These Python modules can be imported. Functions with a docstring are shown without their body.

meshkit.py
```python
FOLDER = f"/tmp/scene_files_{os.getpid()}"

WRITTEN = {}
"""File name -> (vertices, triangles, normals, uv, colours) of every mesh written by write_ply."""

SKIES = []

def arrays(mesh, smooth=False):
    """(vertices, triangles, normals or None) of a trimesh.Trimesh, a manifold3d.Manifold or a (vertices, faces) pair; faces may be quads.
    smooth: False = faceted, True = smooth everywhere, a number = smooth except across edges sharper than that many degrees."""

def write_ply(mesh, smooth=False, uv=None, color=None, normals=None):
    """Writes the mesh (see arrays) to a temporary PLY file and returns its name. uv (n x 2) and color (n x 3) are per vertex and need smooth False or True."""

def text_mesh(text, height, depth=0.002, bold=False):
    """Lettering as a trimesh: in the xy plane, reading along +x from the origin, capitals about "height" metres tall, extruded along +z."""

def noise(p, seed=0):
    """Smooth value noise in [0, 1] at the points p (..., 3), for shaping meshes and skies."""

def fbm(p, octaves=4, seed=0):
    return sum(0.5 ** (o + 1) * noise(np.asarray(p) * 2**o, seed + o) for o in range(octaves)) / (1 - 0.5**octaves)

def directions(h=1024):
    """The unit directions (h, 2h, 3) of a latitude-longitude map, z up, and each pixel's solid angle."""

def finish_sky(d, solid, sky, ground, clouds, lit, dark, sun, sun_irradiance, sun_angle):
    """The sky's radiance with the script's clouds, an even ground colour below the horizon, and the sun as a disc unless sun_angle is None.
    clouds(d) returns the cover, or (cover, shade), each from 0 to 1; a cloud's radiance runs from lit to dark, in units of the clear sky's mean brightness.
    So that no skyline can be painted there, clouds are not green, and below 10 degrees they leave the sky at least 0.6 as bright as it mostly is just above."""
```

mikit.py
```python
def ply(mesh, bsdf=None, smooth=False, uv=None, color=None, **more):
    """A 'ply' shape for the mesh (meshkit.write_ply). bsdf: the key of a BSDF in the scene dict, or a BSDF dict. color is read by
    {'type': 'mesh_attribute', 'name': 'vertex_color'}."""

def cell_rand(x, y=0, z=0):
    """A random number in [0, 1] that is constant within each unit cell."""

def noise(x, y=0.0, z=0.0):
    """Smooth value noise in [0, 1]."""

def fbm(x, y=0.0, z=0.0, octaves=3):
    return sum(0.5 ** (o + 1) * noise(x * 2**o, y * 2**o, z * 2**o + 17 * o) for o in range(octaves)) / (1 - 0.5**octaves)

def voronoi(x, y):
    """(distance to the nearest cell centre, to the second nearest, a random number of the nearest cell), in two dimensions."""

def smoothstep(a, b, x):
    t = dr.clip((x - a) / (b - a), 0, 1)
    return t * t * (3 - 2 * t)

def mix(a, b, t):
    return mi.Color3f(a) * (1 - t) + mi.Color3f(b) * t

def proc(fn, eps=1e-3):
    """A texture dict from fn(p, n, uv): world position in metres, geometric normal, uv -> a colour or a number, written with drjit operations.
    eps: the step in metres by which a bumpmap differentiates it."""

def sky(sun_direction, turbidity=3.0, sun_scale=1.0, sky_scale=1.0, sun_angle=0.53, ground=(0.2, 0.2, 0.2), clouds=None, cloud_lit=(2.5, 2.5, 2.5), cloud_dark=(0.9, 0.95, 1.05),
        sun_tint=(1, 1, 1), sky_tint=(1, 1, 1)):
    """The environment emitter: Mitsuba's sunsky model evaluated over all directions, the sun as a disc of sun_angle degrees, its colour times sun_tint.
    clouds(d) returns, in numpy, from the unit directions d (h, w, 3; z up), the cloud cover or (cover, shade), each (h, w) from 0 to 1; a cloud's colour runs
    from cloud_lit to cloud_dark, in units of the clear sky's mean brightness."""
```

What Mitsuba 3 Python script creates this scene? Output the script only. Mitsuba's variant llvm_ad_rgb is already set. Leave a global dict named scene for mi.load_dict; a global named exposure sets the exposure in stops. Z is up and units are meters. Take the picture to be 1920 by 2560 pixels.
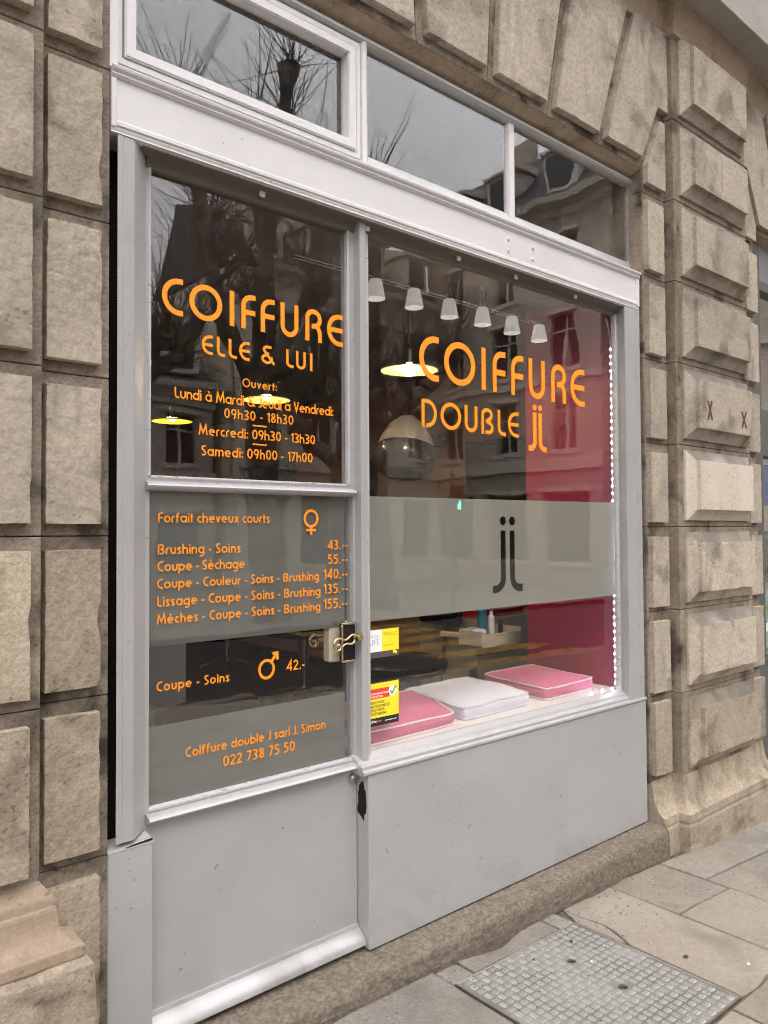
import math
import numpy as np
import trimesh
import drjit as dr
import mitsuba as mi
import mikit
import meshkit
from shapely.geometry import Polygon, LineString, Point, box as sbox
from shapely.ops import unary_union
from shapely import affinity
from mikit import noise, fbm, smoothstep, mix, voronoi, cell_rand

T = mi.ScalarTransform4f
rng = np.random.default_rng(7)

# ---------------------------------------------------------------- camera, sky, exposure
CAM = np.array([0.0, -2.0873, 1.56])
YAW, PITCH, ROLL = map(math.radians, (49.33, 1.515, -0.36))
fw = np.array([math.cos(PITCH) * math.cos(YAW), math.cos(PITCH) * math.sin(YAW), math.sin(PITCH)])
rt = np.array([math.sin(YAW), -math.cos(YAW), 0])
up = np.cross(rt, fw)
up = -rt * math.sin(ROLL) + up * math.cos(ROLL)
scene = {
    'type': 'scene',
    'camera': {'type': 'perspective', 'fov': math.degrees(2 * math.atan(960 / 1921)), 'fov_axis': 'x', 'near_clip': 0.05, 'far_clip': 4000,
               'to_world': T().look_at(origin=CAM.tolist(), target=(CAM + fw).tolist(), up=up.tolist())},
}


def clouds(d):
    # an even overcast: brightest overhead, a third as bright at the horizon
    n = meshkit.fbm(d * np.array([2.0, 2.0, 4.0]) + 3.1, 4, seed=5)
    return np.ones(d.shape[:2]), np.clip(1 - d[..., 2] + 0.22 * (n - 0.5), 0, 1)


scene['sky'] = mikit.sky((-0.25, -0.55, 0.8), turbidity=4, sun_scale=0.12, sun_angle=24, clouds=clouds, cloud_lit=(3.4, 3.4, 3.48), cloud_dark=(1.22, 1.21, 1.23), sun_tint=(0.9, 0.97, 1.1), ground=(0.10, 0.096, 0.092))
exposure = 3.3
labels = {}


# ---------------------------------------------------------------- helpers
def lab(key, label=None, cat=None, group=None, kind=None):
    d = {}
    if label: d['label'] = label
    if cat: d['category'] = cat
    if group: d['group'] = group
    if kind: d['kind'] = kind
    labels[key] = d
    return key


used = set()


def numbered(key):
    if key not in used:
        used.add(key)
        return key
    i = 1
    while f'{key}_{i:03d}' in used:
        i += 1
    k = f'{key}_{i:03d}'
    used.add(k)
    return k


def add(key, mesh, bsdf, smooth=False, label=None, cat=None, group=None, kind=None, uv=None, **more):
    key = numbered(key)
    if isinstance(mesh, list):
        mesh = cat_mesh(mesh)
    if uv is None and bsdf in ('m_stone', 'm_stone_margin', 'm_stone_tooled', 'm_stone_pale', 'm_soffit', 'm_plinth', 'm_upper_wall', 'm_slab'):
        # the stone materials read a stone's tone from uv
        if not hasattr(mesh, 'vertices'):
            raise ValueError(key)
        if smooth not in (False, True):
            mesh = trimesh.graph.smooth_shade(mesh, angle=math.radians(smooth), facet_minarea=None)
            smooth = True
        uv = np.full((len(mesh.vertices), 2), 0.5)
    scene[key] = mikit.ply(mesh, bsdf, smooth=smooth, uv=uv, **more)
    if label or cat or group or kind:
        lab(key, label, cat, group, kind)
    return key


def thing(key, label, cat, group=None):
    key = numbered(key)
    return lab(key, label, cat, group)


def cat_mesh(ms):
    vs, fs, o = [], [], 0
    for m in ms:
        v, f = np.asarray(m.vertices), np.asarray(m.faces)
        vs.append(v); fs.append(f + o); o += len(v)
    return trimesh.Trimesh(np.vstack(vs), np.vstack(fs), process=False)


def bx(x0, x1, y0, y1, z0, z1, c=0.0):
    if c <= 0:
        m = trimesh.creation.box(extents=(x1 - x0, y1 - y0, z1 - z0))
        m.apply_translation(((x0 + x1) / 2, (y0 + y1) / 2, (z0 + z1) / 2))
        return m
    c = min(c, 0.45 * min(x1 - x0, y1 - y0, z1 - z0))
    pts = []
    for sx in (0, 1):
        for sy in (0, 1):
            for sz in (0, 1):
                X, Y, Z = (x0, x1)[sx], (y0, y1)[sy], (z0, z1)[sz]
                dx, dy, dz = (c, -c)[sx], (c, -c)[sy], (c, -c)[sz]
                pts += [(X + dx, Y + dy, Z), (X + dx, Y, Z + dz), (X, Y + dy, Z + dz)]
    return trimesh.convex.convex_hull(np.array(pts))


def hull(pts):
    return trimesh.convex.convex_hull(np.array(pts, float))


def ext_poly(poly, h):
    gs = getattr(poly, 'geoms', [poly])
    return cat_mesh([trimesh.creation.extrude_polygon(g, h, engine='earcut') for g in gs if g.area > 1e-9])


def prof_x(pts, x0, x1):
    """profile in (y, z) swept along x"""
    m = ext_poly(Polygon(pts).buffer(0), x1 - x0)
    v = m.vertices
    return trimesh.Trimesh(np.c_[v[:, 2] + x0, v[:, 0], v[:, 1]], m.faces, process=False)


def prof_z(pts, z0, z1):
    m = ext_poly(Polygon(pts).buffer(0), z1 - z0)
    v = m.vertices
    return trimesh.Trimesh(np.c_[v[:, 0], v[:, 1], v[:, 2] + z0], m.faces, process=False)


def sheet_xz(poly, y):
    out = []
    for g in getattr(poly, 'geoms', [poly]):
        v, f = trimesh.creation.triangulate_polygon(g, engine='earcut')
        m = trimesh.Trimesh(np.c_[v[:, 0], np.full(len(v), y), v[:, 1]], f, process=False)
        if m.face_normals[0][1] > 0:
            m.invert()
        out.append(m)
    return cat_mesh(out)


def face_xz(poly, y0, y1):
    """polygon in (x, z) extruded from y0 (front) to y1"""
    m = ext_poly(poly, y1 - y0)
    v = m.vertices
    return trimesh.Trimesh(np.c_[v[:, 0], y1 - v[:, 2], v[:, 1]], m.faces, process=False)


def tube(pts, r, sides=8, caps=True):
    p = np.asarray(pts, float)
    r = np.broadcast_to(r, (len(p),))
    t = np.gradient(p, axis=0)
    t /= np.linalg.norm(t, axis=1, keepdims=True) + 1e-12
    ref = np.array([0, 0, 1.0]) if abs(t[:, 2]).mean() < 0.8 else np.array([1.0, 0, 0])
    a = np.cross(t, ref); a /= np.linalg.norm(a, axis=1, keepdims=True) + 1e-12
    b = np.cross(t, a)
    ang = np.arange(sides) * 2 * np.pi / sides
    v = p[:, None] + r[:, None, None] * (np.cos(ang)[None, :, None] * a[:, None] + np.sin(ang)[None, :, None] * b[:, None])
    i, j = np.meshgrid(np.arange(len(p) - 1), np.arange(sides), indexing='ij')
    q = np.stack([i * sides + j, i * sides + (j + 1) % sides, (i + 1) * sides + (j + 1) % sides, (i + 1) * sides + j], -1).reshape(-1, 4)
    f = np.vstack([q[:, [0, 1, 2]], q[:, [0, 2, 3]]])
    v = v.reshape(-1, 3)
    if caps:
        n = len(v)
        v = np.vstack([v, p[0], p[-1]])
        k = np.arange(sides)
        f = np.vstack([f, np.c_[np.full(sides, n), (k + 1) % sides, k], np.c_[np.full(sides, n + 1), n - sides + k, n - sides + (k + 1) % sides]])
    m = trimesh.Trimesh(v, f, process=False)
    if m.volume < 0:
        m.invert()
    return m


def lathe(prof, center, n=28):
    m = trimesh.creation.revolve(np.array(prof, float), sections=n)
    m.apply_translation(center)
    return m


def arc(cx, cy, rx, ry, a0, a1, n=14):
    a = np.radians(np.linspace(a0, a1, n))
    return list(zip(cx + rx * np.cos(a), cy + ry * np.sin(a)))


# ---------------------------------------------------------------- materials
def mat(key, base, rough=0.6, spec=0.5, bump=None, scale=1.0, **more):
    d = {'type': 'principled', 'base_color': base if isinstance(base, dict) else {'type': 'rgb', 'value': list(base)}, 'roughness': rough, 'specular': spec, **more}
    if bump is not None:
        d = {'type': 'bumpmap', 'arbitrary': bump, 'scale': scale, 'bsdf': d}
    scene[key] = {'type': 'twosided', 'bsdf': d}


def stone_col(lo, hi, stain, amt, tool=0.0, seed=0.0):
    def fn(p, n, uv):
        tone = uv.x
        wx = noise(p.x * 7 + seed, p.y * 7, p.z * 7) * 0.16 + noise(p.x * 23, p.y * 23, p.z * 23 + seed) * 0.05
        a = fbm(p.x * 4.3 + 0.6 * p.z + seed, p.y * 5 + wx, p.z * 4.1 - 0.5 * p.x + wx * 3, 4)
        b = fbm(p.x * 61 + 19 * p.z + seed, p.y * 60, p.z * 57 - 23 * p.x, 3)
        c = mix(lo, hi, smoothstep(0.18, 0.82, 0.32 * a + 0.4 * b + 0.28 * noise(p.x * 170 + 50 * p.z, p.y * 170, p.z * 160 - 60 * p.x)))
        bl = fbm((p.x + wx) * 8.3 + 3 * p.z + 31 + seed, p.y * 9, (p.z + wx) * 5.1 + 7 - 2 * p.x, 5)
        c = mix(c, stain, smoothstep(0.46, 0.84, bl + 0.16 * (b - 0.5)) * amt)
        st = fbm(p.x * 34 + seed, p.y * 34, p.z * 3.1 + wx * 4, 3) * smoothstep(0.40, 0.65, a)
        c = mix(c, stain, 0.30 * amt * smoothstep(0.42, 0.66, st) * smoothstep(0.75, 0.35, dr.abs(n.z)))
        sp = smoothstep(0.70, 0.86, noise(p.x * 97 + 40 * p.z, p.y * 90, p.z * 88 - 37 * p.x + seed)) * smoothstep(0.48, 0.62, bl)
        c = mix(c, mi.Color3f(stain) * 0.5, sp * 0.45)
        if tool > 0:
            h = noise(p.x * 260 + 6 * noise(p.x * 30, p.z * 30), p.y * 200, p.z * 420)
            c = c * (1 - tool * smoothstep(0.45, 0.8, h))
        # grey dust and lichen settled on upward-facing ledges
        c = mix(c, (0.15, 0.137, 0.125), smoothstep(0.3, 0.55, n.z) * smoothstep(0.2, 0.45, dr.abs(uv.y - 0.5)) * smoothstep(0.15, 0.75, 0.5 * a + 0.5 * bl + 0.12))
        return c * (0.66 + 0.40 * tone)
    return mikit.proc(fn)


def stone_bump(tool):
    def fn(p, n, uv):
        r = 0.0016 * fbm(p.x * 45, p.y * 45, p.z * 45, 3) + 0.0022 * fbm(p.x * 12, p.y * 12, p.z * 12, 2) - 0.0011 * smoothstep(0.66, 0.8, noise(p.x * 60, p.y * 60, p.z * 50))
        if tool > 0:
            r = r + 0.0010 * noise(p.x * 260 + 6 * noise(p.x * 30, p.z * 30), p.y * 200, p.z * 420)
        return r
    return mikit.proc(fn, eps=8e-4)


SB = stone_bump(0)
mat('m_stone', stone_col((0.275, 0.232, 0.188), (0.515, 0.448, 0.368), (0.145, 0.12, 0.097), 0.8), 0.9, 0.25, SB)
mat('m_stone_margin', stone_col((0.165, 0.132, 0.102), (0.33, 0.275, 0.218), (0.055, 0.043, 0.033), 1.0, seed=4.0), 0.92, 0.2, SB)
mat('m_stone_tooled', stone_col((0.275, 0.224, 0.17), (0.51, 0.428, 0.33), (0.135, 0.104, 0.077), 0.85, tool=0.22, seed=9.0), 0.92, 0.2, stone_bump(1))
mat('m_stone_pale', stone_col((0.47, 0.41, 0.345), (0.56, 0.50, 0.43), (0.36, 0.30, 0.24), 0.3, seed=2.0), 0.9, 0.2, SB)
mat('m_soffit', stone_col((0.33, 0.245, 0.178), (0.46, 0.37, 0.285), (0.13, 0.088, 0.058), 0.5, seed=12.0), 0.9, 0.2, SB)
mat('m_plinth', stone_col((0.30, 0.225, 0.165), (0.40, 0.315, 0.24), (0.17, 0.12, 0.085), 0.30, seed=15.0), 0.9, 0.2)
mat('m_upper_wall', stone_col((0.33, 0.30, 0.275), (0.40, 0.365, 0.335), (0.27, 0.24, 0.21), 0.4, seed=3.0), 0.9, 0.2, SB)
mat('m_granite', mikit.proc(lambda p, n, uv: mix(mix((0.125, 0.105, 0.083), (0.20, 0.170, 0.136), smoothstep(0.3, 0.7, fbm(p.x * 95, p.y * 95 + 60 * p.z, p.z * 95, 4))), (0.085, 0.07, 0.056), 0.5 * smoothstep(0.42, 0.75, fbm(p.x * 40 + 9 * p.z, p.y * 44, p.z * 44, 4)))), 0.9, 0.25,
    mikit.proc(lambda p, n, uv: 0.006 * fbm(p.x * 55, p.y * 80, p.z * 80, 3), eps=1e-3))


def slab_col(p, n, uv):
    w = noise(p.x * 5, p.y * 5, 3.0) * 0.2
    a = fbm((p.x + w) * 2.7, (p.y - w) * 3.1 + p.x, 0, 4)
    b = fbm(p.x * 83 + 20 * p.y, p.y * 79, 2.0, 3)
    c = mix((0.225, 0.20, 0.168), (0.31, 0.283, 0.243), smoothstep(0.3, 0.7, 0.4 * a + 0.35 * b + 0.25 * noise(p.x * 190 + 40 * p.y, p.y * 180)))
    c = mix(c, (0.31, 0.248, 0.19), smoothstep(0.42, 0.75, fbm(p.x * 1.7 + 9, p.y * 2.2 + w, 5.0, 4)) * 0.35)
    c = mix(c, (0.135, 0.122, 0.104), smoothstep(0.40, 0.85, fbm((p.x + w) * 4.7 + 3, (p.y + w) * 5.3 - p.x, 9.0, 5)) * 0.5)
    return c * (0.70 + 0.24 * uv.x) * mi.Color3f(1, 1, 0.97 + 0.08 * uv.y)


SLAB_BUMP = mikit.proc(lambda p, n, uv: 0.0015 * fbm(p.x * 50, p.y * 50, 0, 3) + 0.003 * fbm(p.x * 9, p.y * 9, 0, 3) + 0.0008 * noise(p.x * 220, p.y * 220) + uv.y * 0.0013 * noise(p.x * 14 + 3 * noise(p.x * 3, p.y * 3), p.y * 150), eps=1e-3)
mat('m_slab', mikit.proc(slab_col), 0.75, 0.35, SLAB_BUMP)
mat('m_joint', mikit.proc(lambda p, n, uv: mix((0.075, 0.062, 0.05), (0.15, 0.13, 0.10), fbm(p.x * 40, p.y * 40, 0, 3))), 0.95, 0.1)
mat('m_dirt', mikit.proc(lambda p, n, uv: mix((0.045, 0.036, 0.028), (0.13, 0.105, 0.08), fbm(p.x * 70, p.y * 70, 0, 3))), 0.95, 0.1)
mat('m_asphalt', mikit.proc(lambda p, n, uv: mix((0.018, 0.018, 0.019), (0.036, 0.035, 0.034), fbm(p.x * 20, p.y * 20, 0, 3))), 0.8, 0.3)
mat('m_gravel', mikit.proc(lambda p, n, uv: mix((0.10, 0.09, 0.078), (0.17, 0.155, 0.132), fbm(p.x * 4, p.y * 4, 0, 4))), 0.9, 0.2)


def paint(seed, base, dirt_amt, chips=0.0):
    def fn(p, n, uv):
        w = noise(p.x * 6 + seed, p.y * 6, p.z * 6) * 0.2
        c = mi.Color3f(base) * (0.92 + 0.16 * fbm(p.x * 3 + seed, p.y * 3, p.z * 3 + w, 4))
        d = fbm((p.x + w) * 4.1 + seed, p.y * 5, (p.z - w) * 4.7 + p.x, 5)
        c = mix(c, (0.20, 0.185, 0.17), dirt_amt * smoothstep(0.45, 0.85, d))
        sp = smoothstep(0.94, 0.95, noise(p.x * 61 + seed + 31 * p.z, p.y * 60, p.z * 57 - 29 * p.x)) * smoothstep(0.5, 0.55, d)
        c = mix(c, (0.11, 0.10, 0.09), 0.6 * sp)
        sc = smoothstep(0.87, 0.90, noise(p.x * 9 + seed, p.y * 9, p.z * 160 + 25 * p.x)) * smoothstep(0.55, 0.7, noise(p.x * 4 + seed, p.y, p.z * 5 + 3))
        c = mix(c, (0.6, 0.59, 0.58), 0.10 * sc)
        # rain splash along the foot of the panels
        c = mix(c, (0.20, 0.18, 0.155), smoothstep(0.30, 0.10, p.z) * smoothstep(0.40, 0.75, d) * 0.5)
        if chips > 0:
            ch = smoothstep(0.735, 0.745, fbm(p.x * 37 + seed, p.y * 140 + 20 * p.x, p.z * 140, 3))
            c = mix(c, (0.055, 0.05, 0.045), ch * chips)
        return c
    return mikit.proc(fn)


PB = mikit.proc(lambda p, n, uv: 0.0007 * fbm(p.x * 16, p.y * 16, p.z * 16, 3) + 0.00025 * fbm(p.x * 90, p.y * 90, p.z * 90, 2) + 0.00022 * noise(p.x * 330, p.y * 330, p.z * 9), eps=1e-3)
GREY = (0.315, 0.312, 0.313)
mat('m_paint', paint(1.0, GREY, 0.16), 0.42, 0.5, PB, metallic=0.0, clearcoat=0.25, clearcoat_gloss=0.6)
mat('m_paint_light', paint(5.0, (0.575, 0.558, 0.565), 0.05), 0.36, 0.5, PB, clearcoat=0.35, clearcoat_gloss=0.7)
mat('m_paint_bead', paint(8.0, (0.40, 0.39, 0.395), 0.2, 0.7), 0.36, 0.5, PB, clearcoat=0.35, clearcoat_gloss=0.7)
mat('m_silver', paint(9.0, (0.43, 0.42, 0.425), 0.22, 0.12), 0.33, 0.5, PB, metallic=0.35)
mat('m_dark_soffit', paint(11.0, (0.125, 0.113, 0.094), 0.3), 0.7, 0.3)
mat('m_black', (0.012, 0.011, 0.011), 0.8, 0.2)
mat('m_rubber', (0.02, 0.02, 0.02), 0.7, 0.3)
mat('m_orange', (0.93, 0.285, 0.018), 0.55, 0.3)
for k_, c_ in dict(yellow=(0.86, 0.68, 0.03), red=(0.72, 0.06, 0.03), white=(0.78, 0.78, 0.77), ink=(0.02, 0.02, 0.02), green=(0.06, 0.32, 0.05), pinkink=(0.6, 0.1, 0.2), greyink=(0.35, 0.35, 0.35), darkstrip=(0.09, 0.075, 0.07), ochre=(0.55, 0.42, 0.03)).items():
    mat('m_print_' + k_, c_, 0.5, 0.35)
scene['m_glass'] = {'type': 'thindielectric', 'int_ior': 1.72, 'ext_ior': 1.0}
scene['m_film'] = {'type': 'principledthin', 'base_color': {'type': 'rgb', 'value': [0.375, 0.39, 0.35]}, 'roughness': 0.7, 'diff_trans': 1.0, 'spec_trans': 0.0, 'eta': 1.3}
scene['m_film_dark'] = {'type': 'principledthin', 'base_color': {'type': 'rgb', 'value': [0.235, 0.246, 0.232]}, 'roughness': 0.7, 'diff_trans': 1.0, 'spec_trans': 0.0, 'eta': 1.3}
mat('m_brass', mikit.proc(lambda p, n, uv: mix((0.62, 0.46, 0.2), (0.80, 0.68, 0.42), fbm(p.x * 90, p.y * 90, p.z * 90, 2))), 0.26, 0.5, metallic=1.0)
mat('m_steel', (0.55, 0.53, 0.5), 0.3, 0.5, metallic=1.0)
mat('m_chrome', (0.75, 0.74, 0.72), 0.12, 0.5, metallic=1.0)
mat('m_plate', mikit.proc(lambda p, n, uv: mix((0.21, 0.203, 0.185), (0.33, 0.32, 0.297), smoothstep(0.2, 0.8, fbm(p.x * 8 + p.y * 3, p.y * 8, 0, 5)))), 0.42, 0.5, metallic=0.6)
mat('m_tread', (0.40, 0.395, 0.375), 0.38, 0.5, metallic=0.65)
mat('m_white_plastic', (0.74, 0.73, 0.71), 0.4, 0.5)
mat('m_cable', (0.62, 0.60, 0.56), 0.6, 0.4)


def cloth(c):
    return mikit.proc(lambda p, n, uv: mi.Color3f(c) * (0.88 + 0.2 * noise(p.x * 600, p.y * 600, p.z * 600) + 0.06 * fbm(p.x * 12, p.y * 12, 0, 2)))


mat('m_pink', cloth((0.56, 0.165, 0.255)), 0.8, 0.2, sheen=0.4)
mat('m_white_cloth', cloth((0.63, 0.62, 0.68)), 0.8, 0.2, sheen=0.3)
mat('m_piping', (0.78, 0.70, 0.70), 0.7, 0.3)
mat('m_bench', mikit.proc(lambda p, n, uv: mi.Color3f(0.66, 0.62, 0.585) * (0.94 + 0.12 * fbm(p.x * 8, p.y * 8, 0, 3))), 0.5, 0.4)
mat('m_burgundy', mikit.proc(lambda p, n, uv: mi.Color3f(0.25, 0.013, 0.040) * (0.9 + 0.2 * fbm(p.x * 6, p.y * 6, p.z * 6, 3))), 0.55, 0.4)
mat('m_int_wall', mikit.proc(lambda p, n, uv: mi.Color3f(0.72, 0.45, 0.28) * (0.85 + 0.3 * fbm(p.x * 2, p.y * 2, p.z * 2, 3))), 0.8, 0.2)
mat('m_int_dark', (0.05, 0.042, 0.038), 0.7, 0.3)
mat('m_int_floor', mikit.proc(lambda p, n, uv: mi.Color3f(0.05, 0.036, 0.028) * (0.7 + 0.6 * fbm(p.x * 3, p.y * 14, 0, 3))), 0.35, 0.5)
mat('m_int_ceiling', (0.15, 0.13, 0.11), 0.9, 0.2)
mat('m_beige', mikit.proc(lambda p, n, uv: mi.Color3f(0.40, 0.345, 0.265) * (0.92 + 0.16 * fbm(p.x * 5, p.y * 5, p.z * 5, 3))), 0.5, 0.4)
mat('m_beige_plastic', (0.55, 0.49, 0.385), 0.4, 0.5)
mat('m_redbox', (0.38, 0.022, 0.025), 0.5, 0.4)
mat('m_leather', (0.014, 0.013, 0.013), 0.28, 0.6)
mat('m_mirror', (0.10, 0.10, 0.105), 0.06, 0.5, metallic=0.6)
mat('m_hood', (0.44, 0.41, 0.36), 0.3, 0.6)
scene['m_visor'] = {'type': 'twosided', 'bsdf': {'type': 'principled', 'base_color': {'type': 'rgb', 'value': [0.045, 0.04, 0.036]}, 'roughness': 0.2, 'specular': 0.6}}
mat('m_teal', (0.012, 0.13, 0.19), 0.35, 0.5)
mat('m_counter', (0.17, 0.165, 0.16), 0.5, 0.4)
mat('m_lamp_shell', (0.45, 0.42, 0.36), 0.4, 0.5)
# opposite side of the street
mat('m_bark', mikit.proc(lambda p, n, uv: mix((0.075, 0.064, 0.054), (0.21, 0.185, 0.155), smoothstep(0.35, 0.7, fbm(p.x * 5, p.y * 5, p.z * 3, 4)))), 0.9, 0.2)
mat('m_twig', (0.13, 0.105, 0.085), 0.9, 0.2)
mat('m_facade_a', mikit.proc(lambda p, n, uv: mi.Color3f(0.60, 0.54, 0.47) * (0.85 + 0.3 * fbm(p.x * 0.8, p.y * 0.8, p.z * 0.8, 4))), 0.9, 0.2)
mat('m_facade_b', mikit.proc(lambda p, n, uv: mi.Color3f(0.43, 0.375, 0.315) * (0.85 + 0.3 * fbm(p.x * 0.8, p.y * 0.8, p.z * 0.8, 4))), 0.9, 0.2)
mat('m_facade_trim', (0.58, 0.52, 0.45), 0.9, 0.2)
mat('m_slate', mikit.proc(lambda p, n, uv: mi.Color3f(0.075, 0.072, 0.075) * (0.7 + 0.6 * fbm(p.x * 4, p.y * 4, p.z * 9, 3))), 0.7, 0.3)
mat('m_farglass', (0.035, 0.038, 0.042), 0.12, 0.5)
mat('m_farframe', (0.45, 0.43, 0.40), 0.6, 0.3)
mat('m_shopdark', (0.04, 0.036, 0.034), 0.5, 0.4)
mat('m_road_yellow', mikit.proc(lambda p, n, uv: mix((0.26, 0.14, 0.012), (0.07, 0.05, 0.025), smoothstep(0.5, 0.7, fbm(p.x * 12, p.y * 12, 0, 3)))), 0.7, 0.3)
mat('m_hill', mikit.proc(lambda p, n, uv: mix((0.03, 0.034, 0.028), (0.075, 0.075, 0.06), fbm(p.x * 0.06, p.y * 0.06, p.z * 0.1, 4))), 0.95, 0.1)
mat('m_anthracite', (0.085, 0.088, 0.085), 0.45, 0.5)
mat('m_grey_panel', (0.17, 0.17, 0.18), 0.5, 0.4)
mat('m_blue', (0.02, 0.06, 0.22), 0.5, 0.4)
mat('m_aqua', (0.22, 0.36, 0.33), 0.6, 0.3)
mat('m_leaf_yellow', mikit.proc(lambda p, n, uv: mi.Color3f(0.42, 0.28, 0.06) * (0.7 + 0.6 * noise(p.x * 300, p.y * 300, 0))), 0.7, 0.3)
mat('m_gum', (0.66, 0.63, 0.58), 0.8, 0.2)
mat('m_gum_dark', (0.05, 0.046, 0.042), 0.8, 0.2)
mat('m_stain_brown', (0.115, 0.075, 0.05), 0.9, 0.15)


def lamp_bsdf(key, c):
    mat(key, c, 0.6, 0.3)


lamp_bsdf('m_diffuser', (0.12, 0.10, 0.05))


# ---------------------------------------------------------------- the pavement
def gz(x):
    return np.interp(x, [-30, 1.0, 1.7, 2.5, 3.09, 3.69, 4.07, 4.55, 6, 12, 30, 80], [0.35, 0.04, 0.02, 0.0, -0.014, -0.056, -0.082, -0.10, -0.13, -0.20, -0.30, -0.5])


KERB_Y = -4.3


def drape(xs, ys, dz):
    X, Y = np.meshgrid(xs, ys, indexing='ij')
    v = np.c_[X.ravel(), Y.ravel(), (gz(X) + dz).ravel()]
    nx, ny = len(xs), len(ys)
    i, j = np.meshgrid(np.arange(nx - 1), np.arange(ny - 1), indexing='ij')
    a = (i * ny + j).ravel(); b = a + ny
    f = np.vstack([np.c_[a, b, b + 1], np.c_[a, b + 1, a + 1]])
    return trimesh.Trimesh(v, f, process=False)


pave_x = np.r_[-60, -30, np.arange(-10, 13, 0.5), 30, 90]
add('pavement', drape(pave_x, np.array([KERB_Y, -2.0, 0.12]), -0.011), 'm_joint', kind='structure')


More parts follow.
